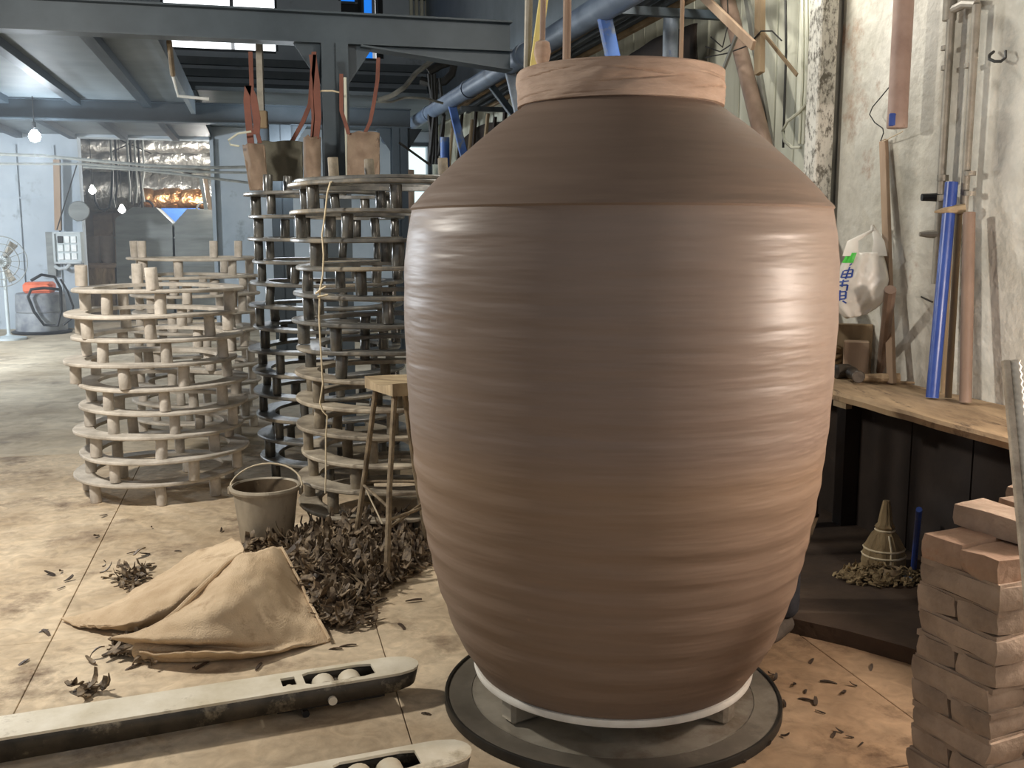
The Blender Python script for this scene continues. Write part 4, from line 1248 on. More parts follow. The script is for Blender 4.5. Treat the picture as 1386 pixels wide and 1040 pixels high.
# ribbed bar and angle, leaning in front of the pier
ba0, ba1 = at(1381, 700, 2.02), at(1361, 488, 2.12)
dd = (ba0 - ba1).normalized(); bz = ba1 + dd * (ba1.z / -dd.z)
rbt = thing('steel_bar', 'muddy steel bar with a pale ribbed rod along its edge leaning by the brick pier', 'steel bar', bz)
MB().beam(bz, ba1, .014, .016, up=(0, -1, 0), ch=.002).build('flat_bar', M['rust'], rbt)
side = V((1, -.12, 0)).normalized()
nrod = 170
MB().tube([bz.lerp(ba1, i / nrod) + side * .0185 - dd * .0 for i in range(nrod + 1)], [.0095 if i % 2 else .0135 for i in range(nrod + 1)], 8).build('ribbed_rod', M['ribbed'], rbt, smooth=60)

# ------------------------------------------------------------------ poles standing behind the jar
def standing(px0, px1, py1, y, r, m, label, cat, nm, flat=None):
    b_ = at(px1, py1, y); t_ = at(px0, -10, y); d = (t_ - b_); b_ = b_ - d * (b_.z / d.z); t_ = b_ + d * (3.9 / d.z)
    o = MB().beam(b_, t_, flat[0], flat[1], up=(0, -1, 0), ch=.003).build(nm, m, loc=b_) if flat else MB().tube([b_, b_.lerp(t_, .4), t_], r, 10).build(nm, m, loc=b_)
    return tag(o, label, cat)


standing(716, 714, 90, 4.3, .017, M['galv'], 'grey pole standing behind the neck of the jar, leftmost of the upright poles', 'pole', 'grey_pole')
standing(737, 723, 92, 4.26, 0, M['yellow'], 'yellow flat slat standing behind the neck of the jar', 'slat', 'yellow_slat', (.038, .012))
standing(768, 767, 70, 4.45, .018, M['bamboo'], 'reddish brown pole standing behind the neck of the jar', 'pole', 'wooden_pole')
standing(924, 922, 70, 4.35, .009, M['lath'], 'thin tan pole behind the right side of the neck of the jar', 'pole', 'thin_pole')
kt = thing('knobbed_tool', 'brown stick with a pale knobbly end hanging behind the neck of the jar', 'tool', at(734, 90, 4.05))
a, b = at(736, -30, 4.05), at(734, 60, 4.05)
MB().tube([V((b.x + .005, b.y, 3.9)), a, b], .011, 8).build('shaft', M['bamboo'], kt)
kb = MB()
c = at(734, 74, 4.05)
kb.lathe([(.014, .052), (.026, .045), (.032, .01), (.029, -.02), (.022, -.035), (.027, -.045), (.030, -.09), (.018, -.10)], c, 20,
         lambda r, z, a: (r * (1 + .17 * abs(math.sin(3 * a)) * (1 if z > -.02 else 0) - .06), z)).build('knob', M['cloth'], kt)

# ------------------------------------------------------------------ duct, struts and bars along the wall
du = thing('duct_line', 'long blue grey duct pipe on slanting struts running along the right wall', 'duct', E(9, 2.6))
pz0, pz1 = 2.88, 3.04
D = lambda a: E(a, 2.1, pz0 + (pz1 - pz0) * (a - 6.5) / 10.5)
MB().tube([D(3.4 + .5 * i) for i in range(28)], .085, 16).build('duct_pipe', M['duct'], du)
for a in (8.0, 10.2, 12.6): MB().tube([D(a - .05), D(a + .05)], .095, 16).build('flange', M['duct'], du)
for px, m in ((815, 'strut'), (690, 'strutpale'), (612, 'strut')):
    u = (px - 693) / 1400; yy = 2.1 / (.97 * u + .242); a = yy * .97 - .242 * u * yy
    p = D(a) - ZZ * .05
    MB().beam(p, E(a, 2.8, 0.0), .085, .05, up=E1, ch=.006).build('strut', M[m], du)
    MB().beam(E(a, 2.2, 2.86), E(a, 2.94, 2.86), .05, .05).build('cross_arm', M['steel'], du)
    if px == 815:
        c = E(a, 2.22, 2.55); MB().tube([c - E2 * .12, c + E2 * .14 + ZZ * .02], .012, 6).build('clamp', M['twine'], du)
u = (900 - 693) / 1400; yy = 2.62 / (.97 * u + .242); a = yy * .97 - .242 * u * yy
pp_ = thing('drop_pipe', 'white and blue pipe dropping from the bars above the right of the jar', 'pipe', E(a, 2.62, 0))
b_ = E(a, 2.64, 0)
MB().tube([b_, b_ + ZZ * 2.9], .05, 14).build('pipe', M['strutpale'], pp_)
MB().lathe([(.052, 0), (.066, .01), (.066, .16), (.052, .17)], b_ + ZZ * 2.45, 16).build('coupling', M['strut'], pp_)
rr2 = random.Random(4)
for i in range(11):
    bb_ = 2.3 + .055 * i; z = 2.93 + .05 * (i % 2) + .05 * max(0, i - 6) * .6
    tag(MB().beam(E(5.0 + rr2.uniform(-.4, .4), bb_, z), E(12.2 + rr2.uniform(-.6, .6), bb_ + rr2.uniform(-.004, .004), z + .02), .042, .038, ch=.004).build('long_bar', M['steel' if i % 3 else 'oldwood'], loc=E(9, bb_, z)),
        'long %s bar in the rack behind the blue grey duct, %s counted from the duct' % ('dark' if i % 3 else 'wooden', NTH[i]), 'bar', 'long bars in the rack by the duct')
rp = MB()
for i in range(9):
    c = at(580 + 1.6 * i, 100, 12.4); rp.tube([c + V((.03 * math.sin(2 * i), 0, -.05 * (i % 3))), c + V((rr2.uniform(-.08, .08), rr2.uniform(-.05, .05), -.5)), c + V((rr2.uniform(-.06, .1), 0, -1.05 + .1 * (i % 2)))], .022, 6)
tb = MB().patch([[E(a_, 2.86 + .02 * (k_ % 2), z_ + .05 * math.sin(a_ * 2)) for a_ in (6.4, 7.2, 8.2, 9.2, 10.4, 11.6, 13.0, 14.4)] for k_, z_ in enumerate((2.86, 2.4, 1.9, 1.4, .9))], 70, 20,
                lambda q, u, v: q - E2 * (.03 * nz(q, 3.5) + .02 * math.sin(38 * u + 3 * nz(q, 1.2)) * (.4 + v)))
tb = tb.build('shade_backdrop', M['darkwood'], loc=E(10, 2.86, .9), smooth=80)  # added sheet, its dark colour stands in for shade below the rack
md = tb.modifiers.new('thickness', 'SOLIDIFY'); md.thickness = .01
tag(tb, 'folded dark sheet added as shade on the right wall below the rack of bars', 'tarpaulin')
cR = at(580, 100, 12.4)
rp.tube([cR + V((.30 * math.sin(t_ * .5), .02 * t_, .12 * math.sin(t_ * .8) + .02)) for t_ in range(8)], .05, 8)
tag(rp.build('hose_bundle', M['darkwire'], loc=cR), 'bundle of black hoses hanging over the blue grey duct', 'hoses')
for i in range(9):
    px = 606 + 11 * i
    u = (px - 693) / 1400; yy = 2.78 / (.97 * u + .242); a = yy * .97 - .242 * u * yy
    h = 1.5 + .125 * yy + rr2.uniform(-.25, .25)
    tag(MB().beam(E(a, 2.45, 0), E(a + rr2.uniform(-.2, .2), 2.76, h), .09, .03, up=-E2, ch=.004).build('leaning_board', M['oldwood' if i % 2 else 'darkwood'], loc=E(a, 2.62, 0)),
        '%s board leaning under the blue grey duct, %s from the left' % ('greyish' if i % 2 else 'dark', NTH[i]), 'board', 'boards leaning under the duct')
tag(MB().tube([onback(602, 186, 12.0), V((onback(602, 186, 12.0).x, onback(602, 186, 12.0).y, 0))], .055, 12).build('blue_post', M['strut'], loc=onback(602, 186, 12.0)), 'blue upright pipe standing in the shade under the duct left of the jar', 'pipe')
tag(MB().beam(onback(660, 110, 9.6), onback(702, 165, 8.6), .07, .03, ch=.004).build('brace_board', M['steel'], loc=onback(680, 135, 9.0)), 'dark diagonal brace under the duct by the shoulder of the jar', 'brace')
for i, (pts, y) in enumerate((([(512, 136), (530, 130), (548, 118), (562, 100), (585, 82)], 9.5), ([(505, 138), (530, 138), (548, 132), (575, 133), (600, 140)], 9.7))):
    tag(MB().tube([at(px, py, y) for px, py in pts], .012 + .012 * (1 - i), 6).build('slack_cable', M['greywire'], loc=at(*pts[0], y)), 'slack grey cable drooping under the dark beam, %s of two' % ('upper', 'lower')[i], 'cable')
tag(MB().tube([at(540, 193, 9), at(583, 224, 9)], .012, 6).build('black_rod', M['darkwire'], loc=at(560, 210, 9)), 'thin black rod slanting down behind the tall stack left of the jar', 'rod')
sh = onback(548, 222, 16.8)
tag(MB().lathe([(.15, 0), (.15, 2.55)], V((sh.x, sh.y, 0)), 20).build('brown_drum_post', M['brownpipe'], loc=V((sh.x, sh.y, 0))), 'fat brown cylinder standing by the bright far doorway', 'post')

# ------------------------------------------------------------------ slings hanging at the column
def sling(nm, x0, x1, y0, y1, yy, m, label, straps, twist=0, seed=0):
    tl, tr_, bl, br = at(x0, y0, yy), at(x1, y0, yy), at(x0 + twist, y1, yy), at(x1 + twist * .6, y1, yy)
    t = thing(nm, label, 'sling bag', (bl + br) / 2)
    def shp(side):
        g = []
        for j in range(6):
            f = j / 5
            l, r = tl.lerp(bl, f), tr_.lerp(br, f); row = []
            for i in range(6):
                e = i / 5; q = l.lerp(r, e)
                row.append(q + V((0, side * (.10 * math.sin(PI * e) * (1 - .8 * f) + .03 * nz((e * 3 + seed, f * 3, side))), .018 * nz((e * 4, seed, 1)) * (1 - f))))
            g.append(row)
        return g
    for s in (-1, 1):
        o = MB().patch(shp(s), 20, 20).build('panel', M[m], t, smooth=80)
        md = o.modifiers.new('thickness', 'SOLIDIFY'); md.thickness = .008
    for pts, w in straps:
        P_ = [at(px, py, yy - .04) for px, py in pts]
        mb = MB(); vs = []; fs = []
        for p in P_: vs += [p + V((-w, -.004, 0)), p + V((w, -.004, 0)), p + V((w, .004, 0)), p + V((-w, .004, 0))]
        for i in range(len(P_) - 1):
            for j in range(4): fs.append((4 * i + j, 4 * i + (j + 1) % 4, 4 * i + 4 + (j + 1) % 4, 4 * i + 4 + j))
        mb.add(vs, fs).build('strap', M['orange'], t, smooth=40)


sling('sling_bag', 470, 514, 180, 240, 7.6, 'brownbag', 'brown sling bag with orange straps hanging right of the dark steel column', [([(472, 182), (468, 168), (462, 150), (462, 100)], .014), ([(494, 180), (501, 165), (506, 140), (511, 108), (512, 78)], .014)], seed=1)
sling('sling_bag', 412, 433, 186, 244, 7.62, 'brownbag', 'narrow brown sling bag hanging just left of the dark steel column', [([(427, 188), (430, 160), (428, 110), (423, 74)], .026), ([(422, 190), (424, 160), (422, 125), (426, 74)], .012)], seed=4)
sling('sling_bag', 348, 410, 192, 245, 7.9, 'greybag', 'wide dark sling bag hanging behind the pale twine between the steel columns', [([(395, 192), (410, 165), (420, 140), (425, 70)], .018), ([(352, 194), (346, 170), (341, 128), (339, 70)], .016)], seed=7)
sling('sling_bag', 328, 358, 196, 258, 7.45, 'brownbag', 'folded tan sling bag with a drooping corner hanging left of the other slings', [([(340, 198), (337, 170), (334, 135), (336, 116), (343, 130), (348, 160), (347, 182)], .024)], twist=10, seed=9)
cw = onback(467, 105, 7.9)
tag(MB().tube([cw, V((cw.x, cw.y, 1.9))], .012, 8).build('white_conduit', M['board'], loc=cw), 'thin white conduit running down the right edge of the steel column', 'conduit')
tag(MB().tube([at(x, y, 7.6) for x, y in ((424, 127), (436, 123), (450, 123), (463, 126))], .006, 5).build('tie_wire', M['wire'], loc=at(440, 124, 7.6)), 'pale wire tied round the steel column above the slings', 'wire')
tag(MB().tube([at(x, y, 7.3) for x, y in ((340, 178), (322, 181), (309, 190), (312, 196), (324, 198))], .008, 6).build('white_lead', M['board'], loc=at(320, 190, 7.3)), 'short white cable loop sticking out left of the folded sling', 'cable')
for pts in ([(346, 75), (349, 150)],):
    p0, p1 = at(351, 62, 8.6), at(354, 158, 8.6)
    tag(MB().beam(V((p0.x, p0.y, 3.12)), p1, .05, .05).build('drop_rod', M['galv'], loc=p1), 'grey square rod hanging from the deck opening left of the steel column', 'rod')
    tag(MB().box(at(353, 162, 8.55), (.11, .06, .14), None, .006).build('pulley_block', M['oldwood'], loc=at(353, 162, 8.55)), 'pale block at the lower end of the grey hanging rod', 'block')
# lamp tube bracket in the deck opening
fx = thing('strip_lamp', 'slim pale strip lamp bent along the edge of the deck opening', 'lamp', onback(236, 100, 9.4))
MB().tube([onback(229, 56, 8.6), onback(234, 101, 9.3)], .022, 8).build('lamp_body', M['oldwood'], fx)
MB().tube([onback(234, 103, 9.3), onback(241, 130, 9.4), onback(283, 134, 9.4)], .014, 8).build('lamp_arm', M['panelwhite'], fx)

# ------------------------------------------------------------------ far end of the hall
bp = at(47, 185, 12)
bl_ = thing('hanging_bulb', 'bright bare bulb hanging at the far left of the hall', 'bulb', bp)
MB().lathe([(.012, .08), (.03, .07), (.06, .03), (.068, 0), (.05, -.045), (.0, -.066)], bp, 20).build('glass', M['bulb'], bl_)
MB().lathe([(.0, .17), (.02, .165), (.022, .10), (.012, .098)], bp, 12).build('socket', M['black'], bl_)
MB().tube([bp + ZZ * .16, V((bp.x, bp.y, 3.14))], .006, 5).build('cord', M['darkwire'], bl_)


def onp(px, py, a): return onback(px, py, a)


# three grey lines slung across the hall
for i, (pts, a, r) in enumerate((([(-20, 208), (60, 211), (112, 216), (200, 224), (290, 227), (340, 226)], 14.5, .022), ([(-20, 222), (60, 222), (112, 222), (200, 229), (280, 233), (340, 234)], 14.6, .018), ([(112, 226), (190, 230), (260, 238), (340, 248)], 14.7, .02))):
    tag(MB().tube([onp(x, y, a) for x, y in pts], r, 6).build('slung_cable', M['greywire'], loc=onp(*pts[1], a)), 'grey cable slung across in front of the doorway, %s of three' % ('highest', 'middle', 'lowest')[i], 'cable', 'cables across the hall')
p = onp(77, 216, 17.5); q = onp(79, 312, 17.5)
tag(MB().beam(p, q, .10, .05).build('pale_batten', M['lath'], loc=q), 'pale upright batten on the blue grey wall above the electric box', 'batten')
tag(MB().tube([onp(105, 220, 17.3), onp(77, 311, 17.3)], .01, 5).build('slant_cord', M['darkwire'], loc=onp(90, 260, 17.3)), 'thin dark cord slanting down to the electric box', 'cord')
# electric box
c = onp(91, 336, 17.45)
eb = thing('electric_box', 'open grey electric box full of white switches on the far wall', 'electric box', onp(91, 358, 17.5))
b0_, b1_ = ec(onp(72, 336, 17.4))[1], ec(onp(110, 336, 17.4))[1]; z0_, z1_ = onp(91, 357, 17.4).z, onp(91, 314, 17.4).z
MB().ebox(17.42, 17.69, b0_, b1_, z0_, z1_).build('case', M['boxgrey'], eb)
fr = MB()
for s in ((b0_, b0_ + .03, z0_, z1_), (b1_ - .03, b1_, z0_, z1_), (b0_, b1_, z0_, z0_ + .03), (b0_, b1_, z1_ - .03, z1_)): fr.ebox(17.38, 17.42, *s)
fr.build('door_frame', M['boxgrey'], eb)
bwid = (b1_ - b0_ - .12) / 3
for r_ in range(3):
    for k in range(3):
        b = b0_ + .06 + bwid * k; z = z0_ + .05 + (z1_ - z0_ - .1) * r_ / 3
        MB().ebox(17.395, 17.42, b + .01, b + bwid - .01, z + .01, z + (z1_ - z0_ - .1) / 3 - .015, .006).build('switch', M['panelwhite'] if (r_, k) not in ((2, 0),) else M['black'], eb)
MB().tube([onp(74, 360, 17.45), onp(80, 364, 17.45), onp(90, 363, 17.45), onp(95, 357, 17.45)], .03, 8).build('conduit_elbow', M['boxgrey'], eb)
MB().ebox(17.55, 17.69, b0_ - .13, b0_ - .01, z0_ - .2, z1_).build('side_panel', M['hood'], eb)
# barrel vacuum
v0 = onp(57, 441, 16.9); v0.z = 0
vc = thing('barrel_cleaner', 'blue grey drum with an orange lid and black hose by the far wall', 'drum', v0)
MB().lathe([(.36, .02), (.37, .05), (.36, .3), (.345, .32), (.36, .34), (.35, .60), (.33, .62)], v0, 28).build('drum', M['barrel'], vc)
MB().box(v0 + ZZ * .70, (.42, .36, .17), (E2, E1, ZZ), .04).build('lid', M['orangeplastic'], vc)
ho = [onp(x, y, 16.45) for x, y in ((80, 392), (60, 390), (42, 392), (38, 402), (46, 422), (60, 440), (78, 441), (83, 420), (82, 390), (74, 375), (56, 372), (42, 380))]
MB().tube(ho, .022, 8).build('hose', M['black'], vc)
MB().tube([onp(x, y, 16.5) for x, y in ((82, 378), (92, 395), (99, 415), (98, 430), (86, 440))], .016, 8).build('hose', M['black'], vc)
MB().lathe([(.42, 0), (.44, .03), (.40, .045), (.2, .05)], v0, 28).build('base_ring', M['black'], vc)
# fan
fc = onp(2, 354, 15.8)
fa = thing('pedestal_fan', 'grey pedestal fan cut by the left edge of the photo', 'fan', V((fc.x, fc.y, 0)))
for r_ in (.355, .25, .14):
    MB().tube([fc + E2 * (r_ * math.cos(t_)) + ZZ * (r_ * math.sin(t_)) - E1 * (.10 - .2 * (r_ - .14) * .4) for t_ in [2 * PI * i / 40 for i in range(41)]], .007, 5).build('guard_ring', M['greywire'], fa)
for k in range(16):
    t_ = 2 * PI * k / 16
    MB().tube([fc - E1 * .11, fc + E2 * (.355 * math.cos(t_)) + ZZ * (.355 * math.sin(t_)) - E1 * .06], .004, 4).build('guard_wire', M['greywire'], fa)
for k in range(3):
    t_ = 2 * PI * k / 3 + .9; u_ = E2 * math.cos(t_) + ZZ * math.sin(t_); w_ = E2 * -math.sin(t_) + ZZ * math.cos(t_)
    MB().add([fc + u_ * .05 - w_ * .03, fc + u_ * .05 + w_ * .03, fc + u_ * .31 + w_ * .075 - E1 * .03, fc + u_ * .31 - w_ * .04 + E1 * .03] + [q + E1 * .006 for q in (fc + u_ * .05 - w_ * .03, fc + u_ * .05 + w_ * .03, fc + u_ * .31 + w_ * .075 - E1 * .03, fc + u_ * .31 - w_ * .04 + E1 * .03)],
             [(0, 1, 2, 3), (7, 6, 5, 4), (0, 4, 5, 1), (1, 5, 6, 2), (2, 6, 7, 3), (3, 7, 4, 0)]).build('blade', M['galv'], fa)
MB().tube([fc - E1 * .08, fc + E1 * .22], .085, 16).build('motor', M['boxgrey'], fa)
MB().tube([fc + E1 * .12, V((fc.x, fc.y, .03)) + E1 * .12], .025, 10).build('pole', M['boxgrey'], fa)
MB().lathe([(.24, .0), (.24, .03), (.05, .06), (.03, .08)], V((fc.x, fc.y, 0)) + E1 * .12, 24).build('base', M['boxgrey'], fa)
# round lamp head on the jamb
lp_ = onp(108, 286, 17.45)
rl = thing('round_wall_lamp', 'small grey round lamp head on the left edge of the far doorway', 'lamp', lp_)
MB().tube([lp_ - E1 * .1, lp_ - E1 * .08, lp_ + E1 * .08], [.15, .16, .06], 18).build('shade', M['hood'], rl)
MB().tube([lp_ + E1 * .05, lp_ + E1 * .24 + E2 * .06], .025, 8).build('arm', M['greywire'], rl)

# kiln room beyond the doorway
AH = 19.0
for nm, pts, lab in (('kiln_hood', [(156, 372), (156, 296), (180, 280), (211, 281), (233, 302), (233, 372)], 'large grey sheet metal hood with cut corners beyond the doorway, left of two'),
                     ('kiln_hood', [(236, 372), (236, 302), (253, 283), (296, 283), (313, 300), (313, 372)], 'large grey sheet metal hood with cut corners beyond the doorway, right of two')):
    P3 = [onp(x, y, AH) for x, y in pts]
    t = thing(nm, lab, 'hood', V((P3[0].x, P3[0].y, 0)), group=None)
    for p in (P3[0], P3[-1]): p.z = .02
    n_ = len(P3); vs = P3 + [p + E1 * 1.2 for p in P3]
    MB().add(vs, [tuple(range(n_)), tuple(range(n_, 2 * n_))[::-1]] + [(i, (i + 1) % n_, n_ + (i + 1) % n_, n_ + i) for i in range(n_)]).build('shell', M['hood'], t, smooth=0)
    for k in range(3):
        z = .45 + .5 * k
        w0, w1 = P3[0] + (P3[-1] - P3[0]) * .02, P3[0] + (P3[-1] - P3[0]) * .98
        MB().beam(V((w0.x, w0.y, z)) - E1 * .012, V((w1.x, w1.y, z)) - E1 * .012, .02, .03).build('rib', M['hood'], t)
    m0 = (P3[2] + P3[3]) / 2 + E1 * .3
    MB().tube([m0 + E2 * (.12 * math.cos(q)) + ZZ * (.12 * math.sin(q)) for q in [PI * i / 10 for i in range(11)]], .02, 6).build('lifting_eye', M['black'], t)


def foil(a, px0, px1, py, r, m, label, seed):
    p, q = onp(px0, py, a), onp(px1, py, a); n_ = 26
    mb = MB().tube([p.lerp(q, i / n_) + ZZ * .05 * nz((i * .4, seed, 0)) for i in range(n_ + 1)], [r * (1 + .14 * nz((i * .9, seed, 4))) for i in range(n_ + 1)], 18)
    for i, v in enumerate(mb.v): mb.v[i] = v + V((nz(v, 5), nz(v + V((9, 0, 0)), 5), nz(v + V((0, 9, 0)), 5))) * .045
    tag(mb.build('foil_duct', M[m], loc=p, smooth=50), label, 'duct')


foil(21.6, 105, 300, 214, .26, 'foil', 'crumpled silver foil duct running high across the kiln room', 1)
foil(20.9, 105, 300, 196, .16, 'foil', 'upper silver foil duct just below the doorway lintel', 6)
foil(22.4, 105, 215, 258, .42, 'foil', 'fat silver foil duct low on the left of the kiln room', 2)
foil(21.5, 190, 300, 258, .36, 'foil', 'silver foil duct behind the two grey hoods', 3)
foil(20.45, 196, 278, 270, .20, 'copperfoil', 'copper coloured foil duct glowing just above the two grey hoods', 4)
struct('wall_kiln', MB().ebox(23.0, 23.1, -9, 2, -.03, 4.0), M['jar'])
struct('ceiling_kiln', MB().ebox(17.9, 23.6, -13, 3, 3.9, 4.0), M['roof'])
q = onp(244, 282, 20.15)
tag(MB().box(V((q.x, q.y, q.z / 2)), (.7, .05, q.z), (E2, E1, ZZ), .01).build('blue_tarpaulin', M['bluetarp'], loc=V((q.x, q.y, 0))), 'blue sheet showing in the notch between the two grey hoods', 'tarpaulin')
for px, lab in ((128, 'left'), (147, 'right')):
    c = onp(px, 356, 19.6)
    tag(MB().lathe([(.09, 0), (.105, .04), (.125, .3), (.13, .48), (.115, .48), (.105, .3), (.08, .05)], c, 24).build('raw_jar', M['jar'], loc=c), 'pale unfired jar on the low table beyond the doorway, %s of two' % lab, 'jar')
t = thing('low_table', 'low wooden table carrying two pale jars beyond the doorway', 'table', onp(138, 372, 19.6))
c = onp(138, 357, 19.6)
zt = c.z - .003
MB().ebox(19.2, 20.1, ec(onp(114, 357, 19.6))[1], ec(onp(162, 357, 19.6))[1], zt - .06, zt).build('table_top', M['lath'], t)
MB().ebox(19.3, 20.0, ec(onp(118, 357, 19.6))[1], ec(onp(158, 357, 19.6))[1], .0, zt - .06).build('front_panel', M['plank'], t)
tag(MB().ebox(22.6, 22.65, ec(onp(126, 300, 22.6))[1], ec(onp(152, 300, 22.6))[1], .0, onp(140, 290, 22.6).z).build('kiln_door', M['brownbag'], loc=onp(140, 350, 22.6)), 'brownish grey steel door at the back of the kiln room', 'door')
for i, (px, py) in enumerate(((125, 258), (165, 284))):
    c = onp(px, py, 20.3)
    t = thing('far_bulb', 'small bright bulb glowing beyond the doorway, %s of two' % ('upper left', 'lower right')[i], 'bulb', c)
    MB().lathe([(.0, -.07), (.05, -.04), (.065, 0), (.03, .07), (.015, .1)], c, 14).build('glass', M['bulb2'], t)
    MB().tube([c + ZZ * .09, V((c.x, c.y, 3.9))], .006, 5).build('cord', M['darkwire'], t)
rc = random.Random(2)
for i, px in enumerate((152, 158, 174, 178, 184, 189, 195)):
    a = 18.6 + .07 * i; p = onp(px, 232, a); q = onp(px + rc.uniform(-3, 4), 276 + rc.uniform(-6, 6), a)
    tag(MB().tube([V((p.x, p.y, 3.9)), p, p.lerp(q, .5) + E2 * rc.uniform(-.04, .04), q], .018, 6).build('hanging_chain', M['darkwire' if i % 2 else 'greywire'], loc=q), 'hoist chain hanging in the doorway above the left grey hood, %s from the left' % NTH[i], 'chain', 'hoist chains in the doorway')
tag(MB().tube([onp(x, y, 18.4) for x, y in ((128, 262), (129, 272), (134, 282), (141, 285), (148, 281), (151, 268), (152, 248), (152, 232))], .022, 8).build('hose_loop', M['black'], loc=onp(140, 284, 18.4)), 'black hose looping down in the left of the doorway', 'hose')
for i, (a_, b_) in enumerate((((150, 206), (196, 186)), ((154, 186), (205, 208)))):
    tag(MB().beam(onp(*a_, 20.2 + .06 * i), onp(*b_, 20.2 + .06 * i), .05, .02).build('cross_brace', M['darkwire'], loc=onp(175, 196, 20.2)), 'dark brace of the crossed pair high in the doorway, %s' % ('rising to the right', 'falling to the right')[i], 'brace')
for i, px in enumerate((272, 278)):
    a_ = onp(px, 240, 18.8); b_ = onp(px + 7, 284, 18.8)
    tag(MB().beam(a_, b_, .06, .03).build('hood_stay', M['lath' if i else 'greywire'], loc=b_), 'slanting stay above the right grey hood, %s of two' % ('left', 'right')[i], 'stay')

hz = bpy.data.materials.new('dusty_air'); hz.use_nodes = True
hz.node_tree.nodes.remove(hz.node_tree.nodes['Principled BSDF'])
vsn = hz.node_tree.nodes.new('ShaderNodeVolumeScatter'); vsn.inputs['Density'].default_value = .016; vsn.inputs['Anisotropy'].default_value = .3
vsn.inputs['Color'].default_value = (.86, .93, 1, 1)
hz.node_tree.links.new(vsn.outputs[0], hz.node_tree.nodes['Material Output'].inputs['Volume'])
ho_ = MB().ebox(8.5, 17.6, -12.9, -.6, .02, 3.0).build('dust_haze', hz, kind='stuff')
ho_['label'] = 'thin dusty haze hanging in the far left of the hall'; ho_['category'] = 'haze'

# ------------------------------------------------------------------ the potter, behind the jar
def skinmesh(pts, edges, sub=2):
    names = list(pts); ix = {n: i for i, n in enumerate(names)}
    me = bpy.data.meshes.new('tmp'); me.from_pydata([pts[n][0] for n in names], [(ix[a], ix[b]) for a, b in edges], [])
    ob = bpy.data.objects.new('tmp', me); COL.objects.link(ob)
    ob.modifiers.new('s', 'SKIN'); sd_ = ob.modifiers.new('d', 'SUBSURF'); sd_.levels = sub; sd_.render_levels = sub
    for i, n in enumerate(names):
        r = pts[n][1]; r = r if isinstance(r, tuple) else (r, r)
        me.skin_vertices[0].data[i].radius = r; me.skin_vertices[0].data[i].use_root = (i == 0)
    dg = bpy.context.evaluated_depsgraph_get(); dg.update()
    ev = ob.evaluated_get(dg); m2 = ev.to_mesh()
    vs = [v.co.copy() for v in m2.vertices]; fs = [tuple(p.vertices) for p in m2.polygons]
    ev.to_mesh_clear(); bpy.data.objects.remove(ob); bpy.data.meshes.remove(me)
    return vs, fs


R0 = V((.945, 3.74, 0)); fw = (V((PX, PY, 0)) - R0); fw.normalize(); lf = V((-fw.y, fw.x, 0))   # facing the jar, left is nearer the camera
if lf.y > 0: lf = -lf
J = lambda f_, l_, z: R0 + fw * f_ + lf * l_ + ZZ * z
po = thing('person', 'potter in a blue jacket and dark trousers standing behind the huge jar', 'person', R0)
jt = {'pel': (J(-.02, 0, .90), (.13, .10)), 'sp': (J(.0, 0, 1.08), (.125, .095)), 'ch': (J(.01, 0, 1.28), (.145, .105)), 'nk': (J(.01, 0, 1.42), .055), 'hd0': (J(.03, 0, 1.49), .055)}
ed = [('pel', 'sp'), ('sp', 'ch'), ('ch', 'nk'), ('nk', 'hd0')]
for s, n in ((1, 'l'), (-1, 'r')):
    jt.update({n + 'hip': (J(-.02, .09 * s, .84), .085), n + 'kn': (J(.01, .105 * s, .47), .056), n + 'an': (J(-.02, .11 * s, .09), .038),
               n + 'sh': (J(.0, .17 * s, 1.36), .055), n + 'el': (J(-.03, .20 * s, 1.10), .042), n + 'wr': (J(.155, .19 * s, 1.17), .028)})
    ed += [('pel', n + 'hip'), (n + 'hip', n + 'kn'), (n + 'kn', n + 'an'), ('ch', n + 'sh'), (n + 'sh', n + 'el'), (n + 'el', n + 'wr')]
vs, fs = skinmesh(jt, ed)
bm1 = MB().add(vs, fs)
# hands with five fingers each
for s in (1, -1):
    w0 = J(.155, .19 * s, 1.17); pts = {'w': (w0, .024), 'p': (w0 + fw * .045 + ZZ * .012, (.034, .018)), 'k': (w0 + fw * .075 + ZZ * .03, (.036, .014))}
    e_ = [('w', 'p'), ('p', 'k')]
    bm1.add(*skinmesh(pts, e_))
    for k, (o_, ln) in enumerate(((-.027, .062), (-.009, .072), (.009, .068), (.026, .054))):
        b0_ = w0 + fw * .068 + ZZ * .026 + lf * o_
        bm1.add(*skinmesh({'a': (b0_, .009), 'b': (b0_ + fw * .012 + ZZ * ln * .5, .0085), 'c': (b0_ + fw * .014 + ZZ * ln, .007)}, [('a', 'b'), ('b', 'c')], 1))
    b0_ = w0 + fw * .035 - lf * .022 * s
    bm1.add(*skinmesh({'a': (b0_, .011), 'b': (b0_ - lf * .03 * s + fw * .02 + ZZ * .015, .010), 'c': (b0_ - lf * .035 * s + fw * .035 + ZZ * .045, .008)}, [('a', 'b'), ('b', 'c')], 1))
